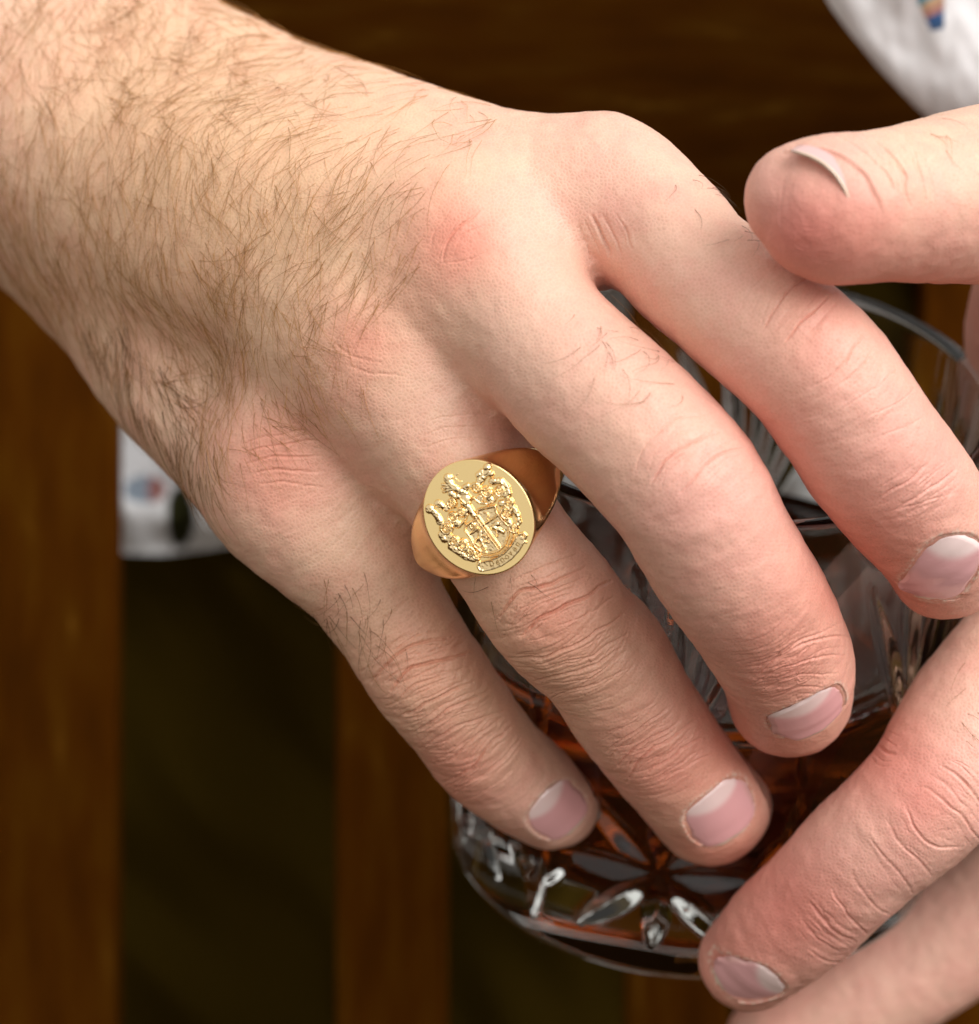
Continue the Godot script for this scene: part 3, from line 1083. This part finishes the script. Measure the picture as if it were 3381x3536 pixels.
	r.curl(Vector2(1140, 915), 46, 1.5, 0.9, 14, 0.58)
	r.stroke(V2([1090, 850, 1110, 880]), 30, 24, 0.42)
	for y in Relief.N:      # the leaves stand on a raised bed
		for x in Relief.N:
			var k := y * Relief.N + x
			if r.h[k] > 0.0: r.h[k] = 0.16 + 0.7 * r.h[k]
	part("mantling", relief_mesh(r, base, 0.08), M.gold, o)
	# helmet
	r = Relief.new()
	r.dab(Vector2(700, 650), 58, 0.72)
	r.stroke(V2([690, 690, 730, 730, 775, 800]), 44, 30, 0.62)
	r.stroke(V2([650, 640, 700, 690, 745, 680]), 12, 10, 0.85)
	part("helmet", relief_mesh(r, base, 0.05), M.gold, o)
	# shield
	r = Relief.new()
	var out := V2([815, 745, 970, 712, 985, 775, 1040, 850, 1095, 900, 1095, 985, 1060, 1075, 1000, 1130, 920, 1152, 840, 1135, 780, 1085, 745, 1010, 690, 935, 700, 890, 800, 835, 815, 745])
	r.fill(out, 0.12)
	r.stroke(out, 13, 13, 0.42)
	r.stroke(V2([760, 1120, 830, 1172, 920, 1185, 1020, 1160, 1095, 1085, 1135, 985]), 12, 12, 0.45)
	for k in [-12, 12]:
		r.stroke(V2([800 + k, 808 - k * 0.6, 1010 + k, 1105 - k * 0.6]), 9, 9, 0.42)
	r.stroke(V2([735, 972, 1005, 790]), 11, 11, 0.42)
	r.stroke(V2([868, 775, 895, 780, 908, 800, 895, 830]), 8, 6, 0.35)
	r.curl(Vector2(762, 890), 34, 1.3, 0.0, 12, 0.4)
	r.stroke(V2([835, 955, 830, 1010, 850, 1060, 870, 1100]), 26, 18, 0.4)
	r.stroke(V2([850, 985, 895, 1000, 885, 1040, 910, 1050]), 10, 9, 0.42)
	r.stroke(V2([800, 1020, 790, 1060, 830, 1085]), 10, 9, 0.4)
	r.dab(Vector2(985, 880), 34, 0.4)
	r.stroke(V2([950, 910, 1000, 930, 1040, 950]), 26, 22, 0.4)
	r.stroke(V2([985, 930, 990, 990]), 12, 10, 0.38)
	part("shield", relief_mesh(r, base, 0.05), M.gold, o)
	# motto ribbon
	r = Relief.new()
	var rib := V2([850, 1272, 930, 1255, 1010, 1225, 1085, 1175, 1150, 1105, 1195, 1030])
	r.stroke(rib, 48, 48, 0.3, 0.9)
	var up := []
	var dn := []
	for i in rib.size():
		var dr: Vector2 = (rib[mini(i + 1, rib.size() - 1)] - rib[maxi(i - 1, 0)]).normalized().orthogonal()
		up.append(rib[i] + dr * 41.0)
		dn.append(rib[i] - dr * 41.0)
	r.stroke(up, 8, 8, 0.42)
	r.stroke(dn, 8, 8, 0.42)
	r.stroke(V2([820, 1232, 808, 1270, 825, 1305, 850, 1310]), 15, 13, 0.42)
	r.stroke(V2([850, 1240, 858, 1275, 850, 1305]), 12, 12, 0.34)
	r.stroke(V2([1190, 975, 1230, 965, 1255, 985, 1240, 1015]), 15, 13, 0.42)
	r.stroke(V2([1195, 1010, 1225, 1020, 1250, 1050]), 12, 12, 0.34)
	part("ribbon", relief_mesh(r, base, 0.03), M.gold, o)
	var font := SystemFont.new()
	font.font_names = PackedStringArray(["Droid Sans"])
	var spots := [[938, 1248, -14], [990, 1232, -20], [1034, 1208, -28], [1075, 1180, -36], [1110, 1148, -43], [1144, 1108, -50], [1174, 1064, -57]]
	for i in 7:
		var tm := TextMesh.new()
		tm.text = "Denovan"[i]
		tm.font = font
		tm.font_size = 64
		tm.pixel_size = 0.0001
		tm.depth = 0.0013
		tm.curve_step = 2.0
		var lt := part("letter", tm, M.gold_shaded, o)
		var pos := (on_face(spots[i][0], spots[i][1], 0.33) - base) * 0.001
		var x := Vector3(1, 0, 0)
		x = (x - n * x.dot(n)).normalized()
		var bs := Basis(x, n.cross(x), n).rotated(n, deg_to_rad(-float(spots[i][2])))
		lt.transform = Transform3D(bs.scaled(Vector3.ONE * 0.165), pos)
	r = Relief.new()
	r.stroke(V2([625, 418, 598, 435, 605, 462, 630, 478, 665, 488]), 7, 4, 0.14)
	part("crescent", relief_mesh(r, base), M.gold, o)


# ------------------------------------------------------------------ tumbler and whisky
const GH := 82.0
const RB := 38.3
const RT := 40.6
func leaf(u: float, v: float, x0: float, y0: float, x1: float, y1: float, w: float, depth: float) -> float:
	var p := Vector2(u - x0, v - y0)
	var q := Vector2(x1 - x0, y1 - y0)
	var l := q.length()
	var s := p.dot(q) / (l * l)
	if s <= 0.0 or s >= 1.0: return 0.0
	var d := absf(p.cross(q)) / l
	var ww := w * pow(sin(PI * s), 0.7)
	return maxf(0.0, depth * ww / w * (1.0 - d / maxf(ww, 0.01)))


func cut(theta: float, y: float) -> float:
	var span := TAU / 6.0
	var k := roundf((theta + 0.21) / span)
	var u := (theta + 0.21 - k * span) * RB
	var v := y - 20.0
	var c := 0.0
	for i in 8:
		var an := i * PI / 4.0
		var ln := 17.5 if i % 2 == 1 else (16.0 if i % 4 == 0 else 13.0)
		var dx := cos(an)
		var dy := sin(an)
		c = maxf(c, leaf(u, v, -dx * 1.2, -dy * 1.2, dx * ln, dy * ln, 2.3, 2.0))
	for sg in [-1, 1]:
		c = maxf(c, leaf(u - sg * 20.1, v, 0, -15, 0, 15, 3.0, 1.7))
		c = maxf(c, leaf(u - sg * 20.1, v, -sg * 7.0, 0, 0, 9, 1.6, 1.0))
		c = maxf(c, leaf(u - sg * 20.1, v, -sg * 7.0, 0, 0, -9, 1.6, 1.0))
		c = maxf(c, leaf(u, v, 0, 14, sg * 13.0, 50, 1.7, 1.0))
		c = maxf(c, leaf(u, v, 0, 14, sg * 6.0, 54, 1.7, 1.0))
		c = maxf(c, leaf(u - sg * 20.1, v, 0, 16, 0, 52, 2.0, 1.0))
	c = maxf(c, leaf(u, v, 0, 14, 0, 56, 1.8, 1.0))
	return c


func lathe(rows: int, segs: int, f: Callable) -> Array:   # f(i, theta) -> Vector3 in mm; rows run from outside bottom over the rim to the inside
	var V := PackedVector3Array()
	var T := PackedInt32Array()
	for i in rows:
		for j in segs:
			V.append(f.call(i, j * TAU / segs))
	for i in rows - 1:
		for j in segs:
			var a := i * segs + j
			var b := i * segs + (j + 1) % segs
			T.append_array(PackedInt32Array([a, a + segs, b + segs, a, b + segs, b]))
	return [V, T]


func tumbler() -> void:
	var base := Vector3(32.3, -52.6, -60.0)
	var tilt := Basis(Vector3(0, 0, 1), -0.039)
	var o := thing("whisky_tumbler", "clear cut crystal tumbler with star cuts, held between the two hands", "glass", base)
	o.transform = Transform3D(tilt, world(base))
	var prof := []     # [radius, height, cut share]
	prof.append([0.05, 0.0, 0.0])
	prof.append([18.0, 0.0, 0.0])
	prof.append([RB - 2.6, 0.0, 0.0])
	prof.append([RB - 1.2, 0.3, 0.0])
	prof.append([RB - 0.3, 1.1, 0.0])
	var hh := 2.0
	while hh < 79.0:
		prof.append([lerpf(RB, RT, hh / GH), hh, 1.0])
		hh += 0.55
	for i in 9:
		var an := PI * i / 8.0
		prof.append([RT - 1.3 + 1.25 * cos(an), GH - 1.3 + 1.3 * sin(an), 0.0])
	for i in 12:
		var k := i / 11.0
		prof.append([lerpf(RT - 2.6, RB - 4.4, k), lerpf(GH - 2.0, 17.0, k), 0.0])
	for i in 7:
		var an := PI / 2 * i / 6.0
		prof.append([RB - 9.4 + 5.0 * cos(an), 16.0 - 5.0 * sin(an), 0.0])
	prof.append([14.0, 10.7, 0.0])
	prof.append([0.05, 10.4, 0.0])
	var got := lathe(prof.size(), 540, func(i: int, th: float) -> Vector3:
		var p: Array = prof[i]
		var w := wrapf(th, -PI, PI)
		var rr: float = p[0] - (cut(w, p[1]) if p[2] > 0.0 else 0.0)
		return Vector3(sin(th) * rr, p[1], cos(th) * rr))
	part("crystal", build_mesh(got[0], got[1], Vector3()), M.glass, o)
	var w := thing("whisky", "dark amber whisky half filling the crystal tumbler", "whisky", base)
	w.transform = Transform3D(tilt, world(base))
	var level := 45.0
	var lp := []
	lp.append([0.05, 10.45])
	lp.append([14.0, 10.75])
	for i in 7:
		var an := PI / 2 * (6 - i) / 6.0
		lp.append([RB - 9.33 + 5.0 * cos(an), 16.0 - 4.95 * sin(an)])
	for i in 8:
		var k := i / 7.0
		lp.append([lerpf(RB - 4.33, lerpf(RB - 4.4, RT - 2.6, (level - 17.0) / 63.0) + 0.07, k), lerpf(17.0, level, k)])
	lp.append([RB - 5.0, level - 0.7])
	lp.append([RB - 8.0, level - 0.9])
	lp.append([0.05, level - 0.9])
	got = lathe(lp.size(), 128, func(i: int, th: float) -> Vector3:
		return Vector3(sin(th) * lp[i][0], lp[i][1] + (0.039 * sin(th) * lp[i][0] if i > 12 else 0.0), cos(th) * lp[i][0]))
	part("liquid", build_mesh(got[0], got[1], Vector3()), M.whisky, w)


# ------------------------------------------------------------------ chair, shirt, trousers
func plank(x0: float, x1: float, y0: float, y1: float, z: float, thick: float, base: Vector3) -> ArrayMesh:
	# front outline at depth z, rounded long edges, slightly uneven faces
	var a := at(x0, y0, z)
	var b := at(x1, y1, z)
	var lo := Vector2(minf(a.x, b.x), minf(a.y, b.y))
	var hi := Vector2(maxf(a.x, b.x), maxf(a.y, b.y))
	var wide := hi.x - lo.x < hi.y - lo.y   # runs up and down
	var ring := []
	var rr := 1.6
	var w := (hi.x - lo.x) if wide else (hi.y - lo.y)
	var l0 := lo.y if wide else lo.x
	var l1 := hi.y if wide else hi.x
	for c in [[w - rr, -rr, 0.0], [rr, -rr, PI / 2], [rr, -thick + rr, PI], [w - rr, -thick + rr, 1.5 * PI]]:
		for i in 5:
			var an: float = c[2] + PI / 2 * i / 4.0
			ring.append(Vector2(c[0] + rr * cos(an), c[1] + rr * sin(an)))
	var V := PackedVector3Array()
	var T := PackedInt32Array()
	var n := 60
	for i in n + 1:
		var l := lerpf(l0, l1, i / float(n))
		for q in ring:
			var g := noise.get_noise_2d(l * 3.0 + x0, q.x * 9.0) * 0.18
			V.append(Vector3(lo.x + q.x, l, z + q.y + g) if wide else Vector3(l, lo.y + q.x, z + q.y + g))
	var m := ring.size()
	for i in n:
		for j in m:
			var p := i * m + j
			var q := i * m + (j + 1) % m
			T.append_array(PackedInt32Array([p, q, q + m, p, q + m, p + m] if wide else [p, q + m, q, p, p + m, q + m]))
	for e in [0, n]:
		var c := V.size()
		var mid := Vector3()
		for j in m: mid += V[e * m + j]
		V.append(mid / m)
		for j in m:
			T.append_array(PackedInt32Array([c, e * m + j, e * m + (j + 1) % m]))
	return build_mesh(V, T, base)


# a cloth between the rows of a grid; f(s, t) -> Vector3, c(s, t) -> Color; given a thickness of 0.6 mm
func cloth(f: Callable, c: Callable, ns: int, nt: int, base: Vector3) -> ArrayMesh:
	var V := PackedVector3Array()
	var C := PackedColorArray()
	var T := PackedInt32Array()
	for i in ns + 1:
		for j in nt + 1:
			V.append(f.call(i / float(ns), j / float(nt)))
			C.append(c.call(i / float(ns), j / float(nt)))
	for i in ns:
		for j in nt:
			var k := i * (nt + 1) + j
			T.append_array(PackedInt32Array([k, k + 1, k + nt + 2, k, k + nt + 2, k + nt + 1]))
	var N := normals_of(V, T)
	if N[V.size() / 2].z < 0.0:
		for i in range(0, T.size(), 3):
			var s := T[i + 1]
			T[i + 1] = T[i + 2]
			T[i + 2] = s
		for i in N.size(): N[i] = -N[i]
	var count := V.size()
	for i in count:
		V.append(V[i] - N[i] * 0.6)
		N.append(-N[i])
		C.append(C[i])
	var tn := T.size()
	for i in range(0, tn, 3):
		T.append_array(PackedInt32Array([T[i] + count, T[i + 2] + count, T[i + 1] + count]))
	return build_mesh(V, T, base, N, C)


func chair() -> void:
	var z := -112.0
	var base := at(1700, 3700, z)
	var o := thing("wooden_chair", "dark reddish brown wooden slat chair back behind the hands", "chair", base)
	part("top_rail", plank(-700, 4200, -500, 940, z - 2.0, 18.0, base), M.wood_shaded, o)
	for q in [[-60, 402], [1158, 1548], [2160, 2518], [3180, 3560]]:
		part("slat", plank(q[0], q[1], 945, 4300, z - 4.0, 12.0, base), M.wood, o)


func clothes() -> void:
	var white := Color(0.80, 0.81, 0.83)
	var base := at(3300, 200, -70)
	var o := thing("shirt", "white shirt with small striped multicolour motifs, sleeve above the thumb and tail behind the chair", "shirt", base)
	var edge := [at(2790, -160, -62), at(2871, 0, -64), at(2961, 129, -66), at(3073, 263, -68), at(3185, 376, -70), at(3330, 500, -74), at(3520, 640, -80)]
	var sleeve := func(s: float, t: float) -> Vector3:
		var k := s * 5.99
		var i := int(k)
		var e: Vector3 = (edge[i] as Vector3).cubic_interpolate(edge[i + 1], edge[maxi(i - 1, 0)], edge[mini(i + 2, 6)], k - i)
		var out := t * 48.0
		var p := e + Vector3(0.86, 0.42, 0) * out
		p.z += -4.0 * exp(-out / 2.5) + 4.0 * sin(out * 0.06) + noise.get_noise_2d(p.x * 5.0 + p.y * 3.0, p.y * 2.0) * 2.5 + noise.get_noise_2d(p.x * 14.0, p.y * 9.0) * 0.6
		return p
	var motif := func(u: Vector2, c: Vector2, along: Vector2, hl: float, hw: float) -> Color:
		var d := u - c
		var l := d.dot(along) / hl
		var w := d.cross(along) / hw
		if absf(l) > 1.0 or absf(w) > 1.0 - 0.5 * maxf(0.0, l): return white
		var st := [Color(0.42, 0.12, 0.13), Color(0.35, 0.13, 0.16), Color(0.05, 0.11, 0.22), Color(0.12, 0.3, 0.36), Color(0.5, 0.33, 0.2), Color(0.4, 0.2, 0.17), Color(0.04, 0.1, 0.24), Color(0.05, 0.1, 0.2)]
		return st[clampi(int((l + 1.0 + w * 0.12) * 4.0), 0, 7)]
	part("sleeve", cloth(sleeve, func(s: float, t: float) -> Color:
		return motif.call(px_of(sleeve.call(s, t)), Vector2(3215, 0), Vector2(0.22, 0.97), 105.0, 46.0), 150, 150, base), M.linen, o)
	var tail := func(s: float, t: float) -> Vector3:
		var p := at(lerpf(250, 2900, t), lerpf(1000, 1890 + 25.0 * sin(t * 16.0), s), -146.0)
		p.z += 3.0 * sin(p.x * 0.35 + p.y * 0.1) + noise.get_noise_2d(p.x * 6.0, p.y * 6.0) * 4.0 - 5.0 * smoothstep(0.85, 1.0, s)
		return p
	part("shirt_tail", cloth(tail, func(s: float, t: float) -> Color:
		var u := px_of(tail.call(s, t))
		var q := (u - Vector2(622, 1785)) / Vector2(50, 105)
		if q.length() < 1.0: return Color(0.03, 0.03, 0.01)
		var w := (u - Vector2(500, 1690)) / Vector2(75, 50)
		if w.length() < 1.0: return Color(0.25, 0.3, 0.36) if w.x < 0.2 else Color(0.3, 0.13, 0.12)
		return white, 90, 240, base), M.linen, o)
	base = at(1700, 2800, -165)
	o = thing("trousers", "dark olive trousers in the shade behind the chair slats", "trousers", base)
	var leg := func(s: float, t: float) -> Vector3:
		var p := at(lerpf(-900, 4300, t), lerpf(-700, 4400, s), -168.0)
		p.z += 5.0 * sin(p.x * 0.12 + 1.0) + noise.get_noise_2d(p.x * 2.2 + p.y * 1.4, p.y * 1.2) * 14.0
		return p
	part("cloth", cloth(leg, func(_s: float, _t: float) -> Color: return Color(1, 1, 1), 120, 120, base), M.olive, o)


var M := {}
func _ready() -> void:
	rng.seed = 7
	noise.seed = 3
	noise.frequency = 0.01
	noise.fractal_octaves = 2
	var cam := Camera3D.new()
	cam.name = "camera"
	add_child(cam)
	cam.transform = Transform3D(FRAME, world(Vector3(0, 0, D)))
	var lens := CameraAttributesPhysical.new()
	lens.frustum_focal_length = 35.0 / 2.0 / tan(atan(3536.0 / 2.0 / S / D))
	lens.frustum_focus_distance = 0.530
	lens.exposure_aperture = 13.5
	lens.frustum_near = 0.02
	lens.frustum_far = 50.0
	cam.attributes = lens
	cam.fov = rad_to_deg(2.0 * atan(3536.0 / 2.0 / S / D))
	cam.near = 0.02
	cam.far = 50.0
	var we := WorldEnvironment.new()
	we.name = "environment"
	var env := Environment.new()
	env.background_mode = Environment.BG_SKY
	var sm := ProceduralSkyMaterial.new()
	sm.sky_top_color = Color(0.88, 0.87, 0.85)
	sm.sky_horizon_color = Color(0.88, 0.85, 0.79)
	sm.sky_curve = 0.2
	sm.ground_bottom_color = Color(0.20, 0.14, 0.07)
	sm.ground_horizon_color = Color(0.26, 0.20, 0.12)
	sm.sky_energy_multiplier = 0.72
	env.sky = Sky.new()
	env.sky.sky_material = sm
	env.tonemap_mode = Environment.TONE_MAPPER_LINEAR
	env.tonemap_exposure = 2.1
	env.sdfgi_enabled = true
	env.ssao_enabled = true
	env.ssil_enabled = true
	we.environment = env
	add_child(we)
	var sun := DirectionalLight3D.new()
	sun.name = "sun"
	sun.light_energy = 0.5
	sun.light_angular_distance = 48.0
	sun.light_color = Color(1.0, 0.985, 0.97)
	sun.shadow_enabled = true
	var to_light := (FRAME * Vector3(0.60, 0.52, 0.58)).normalized()
	add_child(sun)
	sun.look_at_from_position(Vector3(), -to_light, Vector3(0, 0, 1))

	M.skin = skin_material()
	M.nail = plain(Color(1, 1, 1), 0.16, 0.0, 0.6)
	M.nail.vertex_color_use_as_albedo = true
	M.hair = plain(Color(1, 1, 1), 0.45, 0.0, 0.4)
	M.hair.vertex_color_use_as_albedo = true
	M.gold = plain(Color(0.95, 0.72, 0.40), 0.15, 1.0)
	M.gold_face = plain(Color(1.0, 0.75, 0.36), 0.16, 1.0)
	M.gold_shaded = plain(Color(0.30, 0.19, 0.07), 0.5, 1.0)  # motto letters: their shading is put into this darker, rougher gold
	M.glass = plain(Color(1, 1, 1, 0), 0.0, 0.0, 0.5)
	M.glass.albedo_color = Color(0.985, 1.0, 0.99, 0.0)
	M.glass.refraction_enabled = true
	M.glass.refraction_scale = 0.052
	M.whisky = plain(Color(1, 1, 1), 0.0)
	M.whisky.albedo_color = Color(0.50, 0.20, 0.035, 0.0)
	M.whisky.refraction_enabled = true
	M.whisky.refraction_scale = 0.036
	for w in [["wood", 1.1], ["wood_shaded", 0.5]]:  # second entry, for the top rail, has shade darkened into the wood colour
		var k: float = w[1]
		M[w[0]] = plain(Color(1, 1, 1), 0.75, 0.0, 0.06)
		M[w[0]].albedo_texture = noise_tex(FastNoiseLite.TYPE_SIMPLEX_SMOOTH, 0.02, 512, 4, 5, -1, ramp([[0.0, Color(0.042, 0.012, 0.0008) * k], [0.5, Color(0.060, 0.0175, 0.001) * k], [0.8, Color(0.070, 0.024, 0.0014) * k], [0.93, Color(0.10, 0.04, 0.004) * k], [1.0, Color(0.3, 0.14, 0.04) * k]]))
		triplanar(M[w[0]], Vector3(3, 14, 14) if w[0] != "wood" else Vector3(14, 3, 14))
	M.linen = plain(Color(1, 1, 1), 0.85, 0.0, 0.2)
	M.linen.vertex_color_use_as_albedo = true
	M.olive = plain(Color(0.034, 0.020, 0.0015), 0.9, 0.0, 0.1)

	clothes()
	chair()
	tumbler()
	var arm_angle := func(u: Vector2) -> float:
		var k := smoothstep(500.0, 1150.0, u.x - 0.35 * (u.y - 400.0))
		return lerpf(80.0, 120.0, k) - 26.0 * smoothstep(850.0, 1250.0, u.y)
	var arm := PackedVector2Array(V2([-300, -300, 1000, -300, 1300, 150, 1760, 380, 1560, 600, 1300, 760, 1250, 980, 1050, 1150, 1050, 1300, 900, 1480, 720, 1560, 560, 1400, 300, 1150, -200, 800]))
	var sparse := PackedVector2Array(V2([1200, 600, 1500, 560, 1480, 900, 1200, 1150, 1300, 1350, 1200, 1400, 1000, 1500, 860, 1650, 800, 1560, 1000, 1250]))
	var dark := PackedVector2Array(V2([230, 1040, 420, 1100, 600, 1300, 740, 1500, 760, 1700, 690, 1690, 560, 1530, 400, 1340, 260, 1150]))
	var brown := Color(0.25, 0.115, 0.03)
	var gold_h := Color(0.52, 0.26, 0.08)
	var dk := Color(0.05, 0.025, 0.008)
	var down := func(_u: Vector2) -> float: return 75.0
	hand_thing("hand", "hairy right hand wearing a gold ring, its fingers draped over the glass", right_hand_body(), at(1300, 1200, 5), Vector3(-112, -62, -84), Vector3(88, 108, 46), [
		{"poly": arm, "density": 0.5, "angle": arm_angle, "stray": 58.0, "length": 10.5, "lift": 0.9, "curl": 8.0, "thick": 0.032, "colour": brown, "colour2": gold_h},
		{"poly": sparse, "density": 0.2, "angle": arm_angle, "stray": 45.0, "length": 8.0, "lift": 0.9, "curl": 20.0, "thick": 0.034, "colour": brown, "colour2": gold_h},
		{"poly": dark, "density": 0.6, "angle": func(_u: Vector2) -> float: return 66.0, "stray": 34.0, "length": 10.0, "lift": 1.0, "curl": -4.0, "thick": 0.04, "colour": Color(0.10, 0.055, 0.018), "colour2": brown},
		{"poly": PackedVector2Array(V2([1920, 1080, 2080, 1060, 2300, 1180, 2400, 1330, 2200, 1420, 2000, 1280])), "density": 0.16, "angle": func(_u: Vector2) -> float: return 115.0, "stray": 60.0, "length": 6.5, "lift": 1.4, "curl": 40.0, "thick": 0.032, "colour": dk, "colour2": brown},
		{"poly": PackedVector2Array(V2([2300, 600, 2420, 600, 2600, 760, 2640, 860, 2540, 860, 2400, 720])), "density": 0.35, "angle": func(_u: Vector2) -> float: return 95.0, "stray": 90.0, "length": 4.5, "lift": 1.2, "curl": 40.0, "thick": 0.032, "colour": dk, "colour2": dk},
		{"poly": PackedVector2Array(V2([1050, 2000, 1250, 1960, 1430, 2150, 1400, 2260, 1250, 2320, 1130, 2180])), "density": 0.2, "angle": func(_u: Vector2) -> float: return 80.0, "stray": 70.0, "length": 7.0, "lift": 1.4, "curl": 20.0, "thick": 0.038, "colour": dk, "colour2": brown},
		{"poly": PackedVector2Array(V2([1580, 2000, 1760, 1960, 1960, 1830, 1990, 1880, 1800, 2030, 1680, 2090])), "density": 0.12, "angle": func(_u: Vector2) -> float: return 70.0, "stray": 60.0, "length": 5.5, "lift": 1.0, "curl": 20.0, "thick": 0.032, "colour": dk, "colour2": brown}], [])
	hand_thing("hand", "left hand from the right edge, thumb above and finger gripping the glass from below", left_hand_body(), at(3300, 1700, -10), Vector3(22, -92, -96), Vector3(128, 84, 62), [
		{"poly": PackedVector2Array(V2([3150, 420, 3260, 400, 3300, 560, 3200, 560])), "density": 0.1, "angle": down, "stray": 60.0, "length": 5.0, "lift": 1.0, "curl": 20.0, "thick": 0.035, "colour": brown, "colour2": brown},
		{"poly": PackedVector2Array(V2([3230, 2300, 3381, 2250, 3381, 2600, 3280, 2560])), "density": 0.06, "angle": down, "stray": 60.0, "length": 5.0, "lift": 1.0, "curl": 20.0, "thick": 0.035, "colour": brown, "colour2": brown}], [])
	signet_ring()
